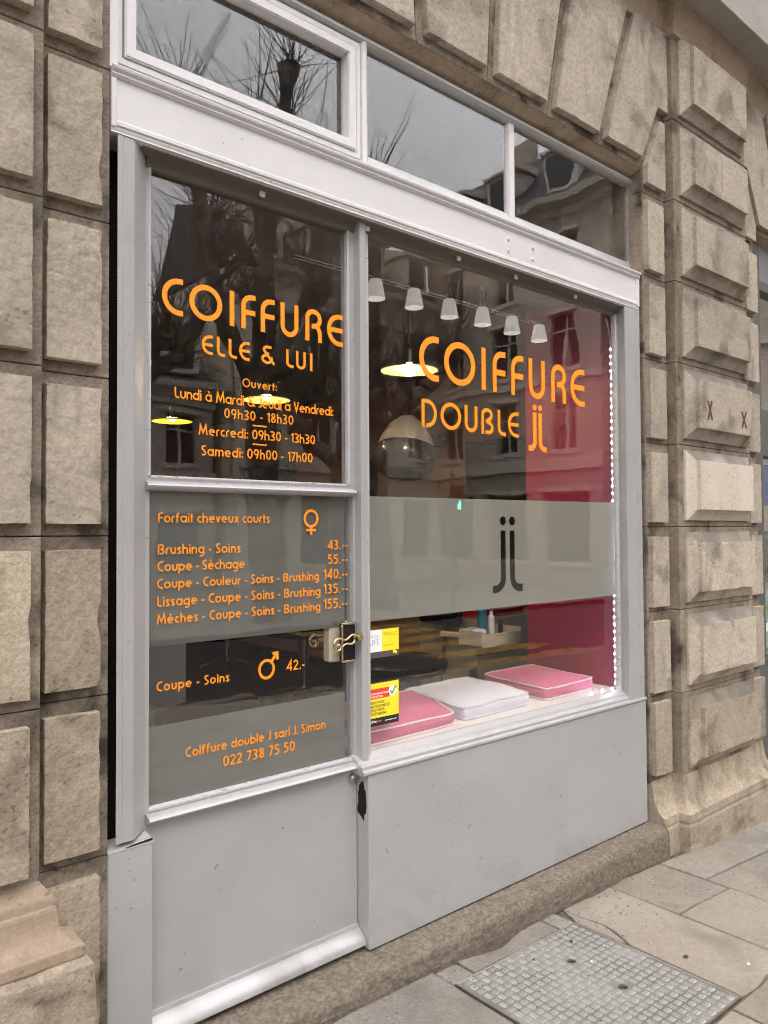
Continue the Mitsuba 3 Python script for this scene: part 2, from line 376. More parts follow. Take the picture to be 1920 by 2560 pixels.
def slab(x0, x1, y0, y1, seed, yv=0.0, poly=None):
    """one paving slab with uneven edges, following the pavement's fall"""
    r = np.random.default_rng(seed)
    p = (poly if poly is not None else sbox(x0, y0, x1, y1)).buffer(-0.0035)
    if p.is_empty:
        return
    p = p.segmentize(0.035)
    c = np.array(p.exterior.coords)[:-1]
    nn = meshkit.noise(np.c_[c * 22, np.full(len(c), seed * 1.7)]) - 0.5
    cen = c.mean(0)
    d = cen - c; d /= np.linalg.norm(d, axis=1, keepdims=True)
    c = c + d * (0.004 * np.clip(nn, 0, 1) * 2)[:, None]
    n = len(c)
    inner = c + d * 0.004
    tilt = r.normal(0, 0.0018, 3)
    def zz(q, o):
        return gz(q[:, 0]) + o + tilt[0] * 0.6 + tilt[1] * (q[:, 0] - cen[0]) + tilt[2] * (q[:, 1] - cen[1])
    top = trimesh.creation.triangulate_polygon(Polygon(inner), engine='earcut')
    v2, f2 = np.asarray(top[0]), np.asarray(top[1])
    V = np.vstack([np.c_[v2, zz(v2, 0)], np.c_[inner, zz(inner, 0)], np.c_[c, zz(c, -0.003)], np.c_[c, zz(c, -0.03)]])
    m0 = len(v2)
    k = np.arange(n); k1 = (k + 1) % n
    F = [f2]
    for a in (0, 1):
        A, B = m0 + a * n, m0 + (a + 1) * n
        F += [np.c_[A + k, B + k, B + k1], np.c_[A + k, B + k1, A + k1]]
    F = np.vstack(F)
    m = trimesh.Trimesh(V, F, process=False)
    # consistent upward normals for the top
    t = m.triangles[:len(f2)]
    if len(f2) and np.cross(t[0, 1] - t[0, 0], t[0, 2] - t[0, 0])[2] < 0:
        F[:len(f2)] = F[:len(f2)][:, ::-1]
    uv = np.tile([r.uniform(0.1, 0.9), yv], (len(V), 1))
    add('pavement__slab', trimesh.Trimesh(V, F, process=False), 'm_slab', uv=uv)


# measured around the access cover (x 1.92-2.60, y -0.87..-0.22)
sl = [(-0.6, 1.905, -1.2, -0.07, .9), (1.905, 2.017, -0.215, -0.07, .9), (2.017, 2.508, -0.215, -0.085, .8),
      (2.508, 2.60, -0.215, -0.1, .9), (2.99, 3.43, -0.447, -0.10, .1), (2.99, 3.43, -1.2, -0.447, .0),
      (3.43, 4.35, -0.34, -0.11, .2), (3.43, 3.98, -1.2, -0.34, .1), (3.98, 4.6, -1.2, -0.34, .0), (4.35, 5.3, -0.34, -0.1, .1), (4.6, 5.3, -1.2, -0.34, .2),
      (1.905, 2.515, -1.2, -0.885, .1), (2.515, 2.99, -1.5, -0.885, .1), (1.905, 2.515, -1.5, -1.2, .1)]
for i, (x0, x1, y0, y1, yv) in enumerate(sl):
    slab(x0, x1, y0, y1, 11 + i, yv)
big = Polygon([(2.60, -0.215), (2.99, -0.10), (2.99, -0.885), (2.80, -0.872), (2.69, -0.888), (2.615, -0.875), (2.612, -0.47), (2.665, -0.385), (2.66, -0.13), (2.645, -0.10), (2.99, -0.10)])
slab(0, 0, 0, 0, 41, 0.5, Polygon([(2.648, -0.115), (2.655, -0.20), (2.675, -0.30), (2.66, -0.36), (2.618, -0.45), (2.612, -0.875), (2.69, -0.888), (2.81, -0.872), (2.99, -0.885), (2.99, -0.10)]))
slab(0, 0, 0, 0, 42, 0.3, Polygon([(2.604, -0.215), (2.648, -0.115), (2.655, -0.20), (2.672, -0.30), (2.655, -0.355), (2.618, -0.445), (2.604, -0.40)]))
k_ = 60
for y0, y1, off in ((-1.9, -1.2, 0.3), (-2.6, -1.9, 0.0), (-3.4, -2.6, 0.45), (KERB_Y, -3.4, 0.1)):
    x = -2.0 - off
    while x < 6.2:
        w = (0.75, 0.95, 0.6, 1.1)[k_ % 4]
        yy1 = y1
        if y0 == -1.9 and not (x + w < 1.905 or x > 2.99):
            yy1 = y1 if x + w < 1.905 else -1.5
            if x < 1.905:
                slab(x, 1.905, y0, y1, 500 + k_)
                x0 = 1.905
            else:
                x0 = x
            x1 = x + w
            if x1 > 2.99:
                slab(2.99, x1, y0, -1.2, 600 + k_)
                x1 = 2.99
            slab(x0, x1, y0, -1.5, k_)
        else:
            slab(x, x + w, y0, y1, k_)
        x += w
        k_ += 1
slab(5.3, 6.4, -1.2, -0.1, 205); slab(-2.0, -0.6, -1.2, -0.07, 206)
kx = -8.0
while kx < 14:
    add('pavement__kerb_stone', trimesh.Trimesh(*(lambda m: (m.vertices + [0, 0, gz(kx + .5)], m.faces))(bx(kx + .004, kx + .996, KERB_Y - .18, KERB_Y, -0.3, 0.0, 0.015)), process=False), 'm_granite')
    kx += 1.0

# road, its yellow crossing, the square beyond
add('road', drape(np.r_[-90, np.arange(-20, 41, 5), 90], np.array([-9.6, KERB_Y - .17]), -0.13), 'm_asphalt', kind='structure')
for i in range(6):
    y1 = -4.75 - i * 0.86
    add('crossing_stripe', drape(np.linspace(6.6, 10.4, 6), np.array([y1 - 0.46, y1]), -0.126), 'm_road_yellow', label='yellow painted stripe of the pedestrian crossing on the dark road', cat='road marking', group='yellow crossing stripes')
add('square_ground', drape(np.r_[-300, -90, np.arange(-20, 41, 5), 90, 300], np.array([-400, -100, -30, -9.6]), -0.02), 'm_gravel', kind='structure')

# ---------------------------------------------------------------- granite step under the shopfront
def doorstep():
    xs = np.linspace(0.80, 3.54, 150)
    prof = [(-0.115, -0.20), (-0.115, 0.03), (-0.114, 0.066), (-0.110, 0.084), (-0.100, 0.094), (-0.08, 0.099), (0.0, 0.104), (0.10, 0.104)]
    # finer profile
    P = LineString(prof).segmentize(0.012)
    P = np.array(P.coords)
    V = []
    for x in xs:
        q = np.c_[np.full(len(P), x), P]
        n1 = meshkit.fbm(q * np.array([14, 16, 16]), 4, seed=3) - 0.5
        n2 = meshkit.fbm(q * np.array([50, 50, 50]), 2, seed=8) - 0.5
        rough = np.where(P[:, 1] < 0.097, 1.0, 0.12)
        lump = 0.008 * n1 * rough + 0.007 * n2 * rough
        q[:, 1] -= lump + np.interp(x, [0.8, 1.7, 2.5, 3.54], [-0.002, -0.004, 0.0, -0.01])
        q[:, 2] += 0.5 * lump * (P[:, 1] > 0.02)
        V.append(q)
    V = np.array(V); nx, ny = V.shape[:2]
    i, j = np.meshgrid(np.arange(nx - 1), np.arange(ny - 1), indexing='ij')
    a = (i * ny + j).ravel(); b = a + ny
    f = np.vstack([np.c_[a, b, b + 1], np.c_[a, b + 1, a + 1]])
    return trimesh.Trimesh(V.reshape(-1, 3), f, process=False)


add('stone_step', doorstep(), 'm_granite', smooth=60, label='long rough granite step with worn rounded edge under the grey shopfront', cat='step')

# ---------------------------------------------------------------- the stone building
BLD = thing('stone_building', 'beige rusticated stone building with bossed pilasters round the grey shopfront', 'building')


def raised(x0, x1, z0, z1, yb, d, seed, bev=0.0, step=0.0, poly=None, grid=0.018, chip=0.004):
    """A raised block face: sides from the plane yb out to yb - d; bev = inclined border (a bossed block); eroded edges. Returns a mesh."""
    nx = max(4, int((x1 - x0) / grid)); nz = max(4, int((z1 - z0) / grid))
    u = np.linspace(0, 1, nx); w = np.linspace(0, 1, nz)
    def ring_grid(xa, xb, za, zb, y, er):
        X, Z = np.meshgrid(xa + (xb - xa) * u, za + (zb - za) * w, indexing='ij')
        q = np.c_[X.ravel(), np.full(X.size, y), Z.ravel()]
        n1 = meshkit.fbm(q * 14 + seed * 3.3, 3, seed=int(seed) % 97) - 0.5
        q[:, 1] += 0.003 * n1
        if er > 0:
            e = np.clip(meshkit.noise(q * 26 + seed, 5) - 0.5, 0, 1) * er * 1.3
            big = np.clip(meshkit.noise(q * 9 + seed, 9) - 0.74, 0, 1) * er * 6
            e = e + big
            I, J = np.meshgrid(np.arange(nx), np.arange(nz), indexing='ij'); I = I.ravel(); J = J.ravel()
            q[I == 0, 0] += e[I == 0]; q[I == nx - 1, 0] -= e[I == nx - 1]
            q[J == 0, 2] += e[J == 0]; q[J == nz - 1, 2] -= e[J == nz - 1]
            bd = (I == 0) | (I == nx - 1) | (J == 0) | (J == nz - 1)
            q[bd, 1] += e[bd] * 0.7
        return q
    fr = ring_grid(x0 + bev, x1 - bev, z0 + bev, z1 - bev, yb - d, chip)
    i, j = np.meshgrid(np.arange(nx - 1), np.arange(nz - 1), indexing='ij')
    a = (i * nz + j).ravel(); b = a + nz
    F = [np.c_[a, b, b + 1], np.c_[a, b + 1, a + 1]]
    idx = np.arange(nx * nz).reshape(nx, nz)
    loop = np.r_[idx[:, 0], idx[-1, 1:], idx[-2::-1, -1], idx[0, -2:0:-1]]
    V = [fr]
    base = len(fr)
    cur = loop
    lv = fr[loop]
    rings = []
    fx = (fr[loop, 0] - (x0 + bev)) / (x1 - x0 - 2 * bev); fz = (fr[loop, 2] - (z0 + bev)) / (z1 - z0 - 2 * bev)
    if step > 0:
        r_ = lv.copy(); r_[:, 1] = yb - d + step; rings.append(r_)
    if bev > 0:
        r_ = np.c_[x0 + fx * (x1 - x0), np.full(len(loop), yb - 0.012), z0 + fz * (z1 - z0)]
        rings.append(r_)
        r2 = r_.copy(); r2[:, 1] = yb + 0.004; rings.append(r2)
    else:
        r_ = lv.copy(); r_[:, 1] = yb + 0.004; rings.append(r_)
    n = len(loop); k = np.arange(n); k1 = (k + 1) % n
    prev = loop
    for r_ in rings:
        V.append(r_)
        new = base + k
        F += [np.c_[prev[k], new[k], new[k1]][:, ::-1], np.c_[prev[k], new[k1], prev[k1]][:, ::-1]]
        prev = new
        base += n
    V = np.vstack(V)
    m = trimesh.Trimesh(V, np.vstack(F), process=False)
    trimesh.repair.fix_winding(m)
    # faces outward: front normals must point to -y
    t = m.triangles[0]
    if np.cross(t[1] - t[0], t[2] - t[0])[1] > 0:
        m.invert()
    return m


def add_stone(key, slabs, boss, tone, bm='m_stone', mm='m_stone_margin', seed=0, dust=0.5):
    """one stone: its drafted margin (slabs) and its raised face (boss), the boss a sub-part when the stone is a part"""
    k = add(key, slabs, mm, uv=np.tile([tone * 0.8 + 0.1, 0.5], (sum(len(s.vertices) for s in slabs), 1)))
    add(k + '__face', boss, bm, uv=np.tile([tone, dust], (len(boss.vertices), 1)))


PY = -0.058
ZR = [0.718 + 0.4305 * i for i in range(8)]      # course joints, right pier
ZL = [0.692 + 0.4315 * i for i in range(9)]      # left pier
TOPZ = 4.175
sd = 100
rs = np.random.default_rng(21)
J = 0.0013
# core behind the stones
CORE = add('stone_building__wall', [bx(-0.9, 0.80, 0.05, 0.5, -0.3, 4.3), bx(3.545, 4.82, 0.05, 0.5, -0.3, 4.3), bx(0.6, 9.0, 0.2, 0.5, 3.40, 4.3)], 'm_stone_margin', uv=np.full((24, 2), 0.5))
# right narrow pier, left of the pilaster
levelsR = [0.29] + ZR + [TOPZ]
for i in range(1, 7):
    z0, z1 = levelsR[i], levelsR[i + 1]
    sd += 1
    add_stone('stone_building__stone', [bx(3.545, 3.766, 0.0, 0.3, z0 + J, z1 - J, 0.0025)], raised(3.555, 3.712, z0 + 0.024, z1 - 0.05, 0.0, 0.03, sd, grid=0.014), rs.uniform(.25, .75))
sd += 1
add_stone('stone_building__stone', [bx(3.545, 3.766, 0.0, 0.3, 0.29 + J, 0.718 - J, 0.0025)], raised(3.555, 3.712, 0.325, 0.69, 0.0, 0.03, sd, grid=0.014), 0.5, bm='m_stone_tooled')


def pyr_course(x0, x1, z0, z1, seed, tone, bm='m_stone'):
    m = raised(x0 + 0.055, x1 - 0.055, z0 + 0.034, z1 - 0.026, PY, 0.066, seed, bev=0.056, step=0.022, grid=0.02, chip=0.003)
    add_stone('stone_building__pilaster_stone', [bx(x0, x1, PY, 0.3, z0 + J, z1 - J, 0.003)], m, tone, bm=bm, dust=1.0)


tones = [.60, .95, 1.0, .85, .50, .35, .45, .55]
for i in range(8):
    z0, z1 = levelsR[i], levelsR[i + 1]
    if i == 7:
        z1 = 3.7315
    sd += 1
    pyr_course(3.764, 4.604, z0, z1, sd, tones[i], bm='m_stone_pale' if i == 3 else ('m_stone_tooled' if i == 0 else 'm_stone'))
sd += 1
add_stone('stone_building__pilaster_stone', [bx(3.764, 4.604, PY, 0.3, 3.7315 + J, TOPZ, 0.003)], raised(3.819, 4.549, 3.765, TOPZ + 0.02, PY, 0.066, sd, bev=0.056, step=0.022, grid=0.02, chip=0.003), 0.55)
# pier right of it, on to the next shop
for i in range(0, 8):
    z0, z1 = levelsR[i], levelsR[i + 1]
    if i == 7:
        z0, z1 = 3.7315 - 0.4305, 3.7315
    sd += 1
    if i < 7:
        add_stone('stone_building__stone', [bx(4.604, 4.822, 0.0, 0.3, z0 + J, z1 - J, 0.0025)], raised(4.655, 4.815, z0 + 0.024, z1 - 0.05, 0.0, 0.03, sd, grid=0.02), rs.uniform(.3, .8))
# left pier and pilaster
levelsL = [-0.1, 0.26] + ZL
for i in range(2, 9):
    z0, z1 = levelsL[i], levelsL[i + 1]
    sd += 1
    bmat = 'm_stone_tooled' if i < 4 else 'm_stone'
    add_stone('stone_building__stone', [bx(0.602, 0.799, 0.0, 0.3, z0 + J, z1 - J, 0.0025)], raised(0.625, 0.767, z0 + 0.032, z1 - 0.036, 0.0, 0.031, sd, grid=0.008, chip=0.005), rs.uniform(.25, .65), bm=bmat)
    sd += 1
    add_stone('stone_building__pilaster_stone', [bx(-0.25, 0.606, PY, 0.3, z0 + J, z1 - J, 0.0025)], raised(-0.21, 0.573, z0 + 0.032, z1 - 0.036, PY, 0.032, sd, grid=0.012, chip=0.004), 1.0 if i == 3 else rs.uniform(.25, .65), bm=bmat)
    sd += 1
    add_stone('stone_building__stone', [bx(-0.47, -0.254, 0.0, 0.3, z0 + J, z1 - J, 0.0025)], raised(-0.44, -0.285, z0 + 0.032, z1 - 0.036, 0.0, 0.031, sd, grid=0.03), rs.uniform(.25, .65))
sd += 1
add_stone('stone_building__stone', [bx(0.602, 0.799, 0.0, 0.3, 0.0, ZL[0] - J, 0.0025)], raised(0.62, 0.768, -0.05, ZL[0] - 0.04, 0.0, 0.031, sd, grid=0.008, chip=0.006), 0.5, bm='m_stone_tooled')


def mitred(prof, x0, x1, yref, left=True, right=True, zoff=0.0, ends_to=0.1, n_len=1):
    """a moulding profile [(t, z)] (t = projection) run along the face yref from x0 to x1 and returned round mitred corners"""
    pr = np.array(prof, float)
    t, z = pr[:, 0], pr[:, 1] + zoff
    paths = []
    if left:
        paths.append(np.c_[x0 - t, np.full(len(t), ends_to), z])
    paths.append(np.c_[x0 - (t if left else 0 * t), yref - t, z])
    for q in np.linspace(0, 1, n_len + 1)[1:-1]:
        paths.append(np.c_[x0 + q * (x1 - x0) + 0 * t, yref - t, z])
    paths.append(np.c_[x1 + (t if right else 0 * t), yref - t, z])
    if right:
        paths.append(np.c_[x1 + t, np.full(len(t), ends_to), z])
    V = np.array(paths); n, m = V.shape[:2]
    i, j = np.meshgrid(np.arange(n - 1), np.arange(m - 1), indexing='ij')
    a = (i * m + j).ravel(); b = a + m
    f = np.vstack([np.c_[a, a + 1, b + 1], np.c_[a, b + 1, b]])
    V = V.reshape(-1, 3)
    mesh = trimesh.Trimesh(V, f, process=False)
    if not (left and right):
        caps = []
        if not left:
            caps.append(0)
        if not right:
            caps.append(n - 1)
        for c in caps:
            ring = V[c * m:(c + 1) * m]
            poly = np.vstack([ring, [[ring[-1, 0], ends_to, ring[-1, 2]], [ring[0, 0], ends_to, ring[0, 2]]]])
            tv, tf = trimesh.creation.triangulate_polygon(Polygon(poly[:, 1:]).buffer(0), engine='earcut')
            mesh = cat_mesh([mesh, trimesh.Trimesh(np.c_[np.full(len(tv), ring[0, 0]), tv], tf, process=False)])
    return mesh


def wear(m, amp, seed, step=0.03):
    v, f = trimesh.remesh.subdivide_to_size(m.vertices, m.faces, step, max_iter=8)
    m2 = trimesh.Trimesh(v, f, process=True)
    d = (meshkit.fbm(v * 0 + 0, 1)[:1] * 0)
    q = m2.vertices.copy()
    nz = np.c_[meshkit.fbm(q * 16 + seed, 3, seed=1), meshkit.fbm(q * 16 + seed, 3, seed=2), meshkit.fbm(q * 16 + seed, 3, seed=3)] - 0.5
    m2.vertices = q + nz * amp
    return m2


plinth = [(0.0, 0.30), (0.006, 0.272), (0.012, 0.232), (0.018, 0.205), (0.026, 0.18), (0.038, 0.157), (0.055, 0.138), (0.072, 0.13), (0.074, 0.095), (0.07, 0.08), (0.075, 0.068), (0.078, -0.40)]
m = wear(mitred(plinth, 3.764, 4.604, PY, n_len=3, ends_to=0.02), 0.006, 1.0)
add('stone_building__plinth', m, 'm_stone_tooled', smooth=45)
m = wear(mitred(plinth, 3.553, 3.75, 0.0, left=False, right=False, ends_to=0.15), 0.007, 2.0)
add('stone_building__plinth', m, 'm_stone_tooled', smooth=45)
m = wear(mitred(plinth, 4.62, 4.82, 0.0, left=False, right=False, ends_to=0.15), 0.007, 3.0)
add('stone_building__plinth', m, 'm_stone_tooled', smooth=45)
plinth_l = [(0.0, 0.70), (0.004, 0.69), (0.021, 0.668), (0.0245, 0.664), (0.026, 0.658), (0.027, 0.640), (0.031, 0.636)] + [(0.033 + 0.034 * (1 - math.cos(q)) ** 1.15, 0.634 - 0.080 * math.sin(q) ** 0.95) for q in np.linspace(0.06, math.pi / 2, 16)] + [(0.080, 0.5515), (0.083, 0.549), (0.084, 0.545), (0.084, 0.524), (0.082, 0.519), (0.074, 0.514)]
m = wear(mitred(plinth_l, -0.25, 0.606, PY, ends_to=0.02), 0.002, 4.0, 0.02)
add('stone_building__plinth', m, 'm_plinth', smooth=35, label='brown weathered plinth moulding of the left pilaster')
m = wear(mitred([(0.06, 0.525), (0.088, 0.515), (0.1, 0.5), (0.104, 0.35), (0.106, 0.2), (0.106, -0.2)], -0.25, 0.606, PY, n_len=3, ends_to=0.02), 0.014, 5.0, 0.016)
add('stone_building__plinth_block', m, 'm_stone_tooled', smooth=40)

# flat arch over the opening: voussoirs radiating from (2.17, 0.75)
JX = [0.80, 1.17, 1.575, 1.97, 2.37, 2.765, 3.165, 3.542]
def jx(x, z): return x + (z - 3.455) * 0.365 * (x - 2.17)
for i in range(7):
    xa, xb = JX[i], JX[i + 1]
    zt = TOPZ + 0.01
    key_pts = [(xa + 0.002 if i else 0.80, 3.42), (xb - 0.002, 3.42), (jx(xb, zt) - 0.002, zt), (jx(xa, zt) + 0.002, zt)]
    lim = sbox(0.602, 3.30, 3.762, 4.3)
    slabp = Polygon(key_pts).intersection(lim)
    inner = [(xa + 0.033, 3.455), (xb - 0.033, 3.455), (jx(xb, zt) - 0.033, zt + 0.01), (jx(xa, zt) + 0.033, zt + 0.01)]
    ip = Polygon(inner)
    if i in (0, 6):
        sgn = 1 if i == 6 else -1
        xs_, lim2 = (3.76, None) if i == 6 else (0.602, None)
        o = Polygon([(xa + 0.033, 3.455), (xb - 0.033, 3.455), (3.668, 3.765), (3.77, 3.765), (3.77, zt + .01), (jx(xa, zt) + 0.033, zt + .01)]) if i == 6 else \
            Polygon([(2 * 2.17 - q[0], q[1]) for q in [(3.198, 3.455), (3.509, 3.455), (3.668, 3.765), (3.77, 3.765), (3.77, zt + .01), (jx(3.165, zt) + 0.033, zt + .01)]])
        ip = o
        slabp = (Polygon([(xa, 3.42), (xb, 3.42), (3.66, 3.735), (3.77, 3.735), (3.77, zt), (jx(xa, zt), zt)]) if i == 6 else Polygon([(2 * 2.17 - q[0], q[1]) for q in [(3.165, 3.42), (3.542, 3.42), (3.66, 3.735), (3.77, 3.735), (3.77, zt), (jx(3.165, zt), zt)]])).intersection(lim)
    # raised face with eroded edge: jittered outline
    c = np.array(ip.segmentize(0.03).exterior.coords)[:-1]
    e = (meshkit.noise(np.c_[c * 20, np.full(len(c), i)], 3) - 0.5) * 0.006
    cen = c.mean(0); d_ = cen - c; d_ /= np.linalg.norm(d_, axis=1, keepdims=True)
    ip = Polygon(c + d_ * np.clip(e, 0, 1)[:, None])
    m = face_xz(ip.buffer(-0.003), -0.032, -0.029); m1 = face_xz(ip, -0.029, 0.004)
    mm_ = cat_mesh([m, m1])
    t_ = (.6, .5, .65, .5, .6, .62, .55)[i]
    k = add('stone_building__voussoir', face_xz(slabp, 0.0, 0.06), 'm_stone_margin', uv=None)
    add(k + '__face', mm_, 'm_stone', uv=np.tile([t_, .5], (len(mm_.vertices), 1)))
# springers either side
def springer(mx):
    q = [(3.545, 3.302), (3.764, 3.302), (3.764, 3.732), (3.662, 3.732), (3.545, 3.425)]
    f = [(3.562, 3.34), (3.735, 3.34), (3.735, 3.70), (3.688, 3.70), (3.562, 3.44)]
    if mx:
        q = [(0.602 + 0.8 - 0.602 - (a - 3.545) * 0.9, b - 0.02) for a, b in q]; f = [(0.80 - (a - 3.545) * 0.9, b - 0.02) for a, b in f]
    k = add('stone_building__springer', face_xz(Polygon(q), 0.0, 0.2), 'm_stone_margin')
    add(k + '__face', face_xz(Polygon(f), -0.03, 0.004), 'm_stone')
springer(False)
# lintel soffit (inclined) and jamb reveals
add('stone_building__lintel', prof_x([(0.002, 3.419), (0.10, 3.384), (0.22, 3.384), (0.22, 3.6), (0.055, 3.6), (0.055, 3.422)], 0.78, 3.60), 'm_soffit', label='brown stained stone soffit above the top lights')
add('stone_building__jamb', prof_z([(3.546, 0.004), (3.60, 0.095), (3.60, 0.25), (3.75, 0.25), (3.75, 0.06), (3.549, 0.004)], 0.3, 3.42), 'm_soffit')
# entablature
def entab(x0, x1, yref, left, right):
    pr = [(0.0, 4.17), (0.022, 4.172), (0.022, 4.205), (0.03, 4.225), (0.04, 4.25), (0.048, 4.28), (0.062, 4.315), (0.066, 4.325), (0.185, 4.332), (0.19, 4.336), (0.19, 5.6), (0.0, 5.6)]
    return mitred(pr, x0, x1, yref, left=left, right=right, ends_to=0.1)
def ent_parts(x0, x1, yref, left, right):
    lo = [(0.0, 4.168), (0.022, 4.172), (0.022, 4.203), (0.032, 4.222), (0.042, 4.25), (0.050, 4.28), (0.062, 4.315), (0.066, 4.325), (0.066, 4.36)]
    hi = [(0.06, 4.328), (0.185, 4.334), (0.19, 4.338), (0.19, 5.8)]
    add('stone_building__cornice', mitred(lo, x0, x1, yref, left=left, right=right, ends_to=0.1), 'm_soffit', smooth=40)
    add('stone_building__fascia', mitred(hi, x0, x1, yref, left=left, right=right, ends_to=0.1), 'm_upper_wall')
ent_parts(0.606, 3.766, 0.0, False, False)
ent_parts(3.764, 4.604, PY, True, True)
ent_parts(4.60, 9.0, 0.0, False, False)
ent_parts(-0.25, 0.606, PY, True, True)

# grey graffiti crosses on one boss, sprayed
def cross(cx, cz, w, h):
    a = LineString([(cx - w, cz + h), (cx + w, cz - h)]).buffer(0.006).union(LineString([(cx + w * 0.9, cz + h), (cx - w, cz - h)]).buffer(0.007))
    return face_xz(a, PY - 0.0695, PY - 0.066)
add('stone_building__spray_cross', cross(3.985, 2.20, 0.020, 0.045), 'm_stain_brown', label='brown X mark sprayed on a pilaster boss')
add('stone_building__spray_cross', cross(4.385, 2.185, 0.024, 0.04), 'm_stain_brown', label='second brown X mark on the same boss')

# ---------------------------------------------------------------- the shopfront
SF = thing('shopfront', 'silver grey painted wooden shopfront with glazed door and wide display window', 'shopfront')


def part(key, mesh, bsdf, **kw):
    return add('shopfront__' + key, mesh, bsdf, **kw)


# transom board with its ledge mouldings
TZ0, TZ1 = 2.68, 2.86
board = [(0.0, 2.694), (0.004, 2.686), (-0.002, 2.680), (0.012, 2.676), (0.10, 2.676), (0.10, 2.873), (-0.014, 2.866), (-0.018, 2.862), (-0.016, 2.855), (-0.006, 2.849), (-0.010, 2.842), (-0.004, 2.836), (0.003, 2.834), (0.003, 2.700)]
part('transom', prof_x(board, 0.803, 3.508), 'm_paint_light', smooth=25, label='pale transom board across the shopfront')
part('transom_frame', [bx(0.8025, 0.818, -0.0035, 0.02, 2.695, 2.834, 0.002), bx(3.484, 3.5085, -0.0035, 0.02, 2.695, 2.834, 0.002), prof_x([(0.0, 2.70), (-0.0035, 2.702), (-0.0035, 2.712), (0.0, 2.716), (0.01, 2.716), (0.01, 2.70)], 0.818, 3.484)], 'm_paint_light')
for bx_, bz_ in ((2.497, 2.795), (2.497, 2.745), (2.66, 2.795), (2.66, 2.745)):
    part('bolt', lathe([(0, -0.0065), (0.004, -0.006), (0.0062, -0.003), (0.007, 0)], (0, 0, 0), 12).apply_transform(trimesh.transformations.rotation_matrix(-math.pi / 2, (1, 0, 0))).apply_translation((bx_, 0.002, bz_)) if False else tube([(bx_, -0.0055, bz_), (bx_, -0.004, bz_), (bx_, 0.004, bz_)], [0.004, 0.0065, 0.007], 10), 'm_paint_light', smooth=40)
# dark underside strips of the transom and head rails
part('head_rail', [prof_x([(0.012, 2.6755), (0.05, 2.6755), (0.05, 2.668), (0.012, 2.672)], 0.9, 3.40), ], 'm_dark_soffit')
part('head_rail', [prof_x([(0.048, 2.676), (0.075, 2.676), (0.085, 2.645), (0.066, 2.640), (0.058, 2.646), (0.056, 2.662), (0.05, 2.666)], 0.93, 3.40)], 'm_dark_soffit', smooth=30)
for cx_ in (1.314, 1.755, 2.233, 2.588, 3.020):
    part('curtain_hook', face_xz(sbox(cx_ - 0.010, 2.652, cx_ + 0.010, 2.6755).buffer(-0.004).buffer(0.004), 0.036, 0.041), 'm_paint_light')
# left door post and the right stile
part('post', prof_z([(0.8215, 0.0), (0.838, 0.0), (0.8395, 0.003), (0.843, 0.001), (0.868, 0.001), (0.875, 0.004), (0.93, 0.062), (0.93, 0.12), (0.885, 0.12), (0.866, 0.05), (0.832, 0.010)], 0.712, 2.677), 'm_paint', smooth=25)
part('jamb', prof_z([(3.3745, 0.0), (3.4665, 0.0), (3.468, 0.003), (3.4695, 0.0), (3.507, 0.0), (3.507, 0.10), (3.404, 0.10), (3.402, 0.06), (3.3745, 0.004)], 0.722, 2.677), 'm_paint', smooth=20)
# black gap behind the post
part('gap', bx(0.796, 0.884, 0.10, 0.115, 0.10, 2.68), 'm_black')
part('apron', [bx(0.800, 0.928, 0.0, 0.06, 0.0, 0.694, 0.003), prof_x([(-0.002, 0.692), (0.0, 0.698), (0.06, 0.708), (0.06, 0.69)], 0.799, 0.930)], 'm_paint')
part('apron_crack', hull([(0.85, -0.0026, 0.6965), (0.926, -0.0026, 0.700), (0.926, -0.0026, 0.7045), (0.89, -0.0026, 0.7015), (0.85, -0.0026, 0.698), (0.85, 0.004, 0.697), (0.926, 0.004, 0.7035)]), 'm_black')
# mullion between door and window
part('mullion', prof_z([(1.712, 0.030), (1.738, 0.028), (1.742, 0.032), (1.742, 0.05), (1.758, 0.052), (1.758, 0.11), (1.712, 0.11)], 0.70, 2.677), 'm_paint', smooth=20)
# fanlights
FY = 0.085
FZ0, FZ1 = 2.955, 3.352
fan = 'shopfront__fanlight'
def pane_mesh(x0, x1, z0, z1, y, amp, seed, step=0.02):
    xs = np.linspace(x0, x1, max(2, int((x1 - x0) / step))); zs = np.linspace(z0, z1, max(2, int((z1 - z0) / step)))
    X, Z = np.meshgrid(xs, zs, indexing='ij')
    q = np.c_[X.ravel(), 0 * X.ravel(), Z.ravel()]
    dy = (meshkit.noise(q * np.array([7, 1, 5]) + seed, 3) - 0.5) * amp + (meshkit.noise(q * np.array([20, 1, 12]) + seed, 4) - 0.5) * amp * 0.22
    V = np.c_[q[:, 0], y + dy, q[:, 2]]
    nx, nz = len(xs), len(zs)
    i, j = np.meshgrid(np.arange(nx - 1), np.arange(nz - 1), indexing='ij')
    a = (i * nz + j).ravel(); b = a + nz
    return trimesh.Trimesh(V, np.vstack([np.c_[a, b, b + 1], np.c_[a, b + 1, a + 1]]), process=False)


def rail_prof(z0, z1, y, d, up=True):
    return [(y + d, z0), (y, z0), (y, z1), (y + d, z1)]
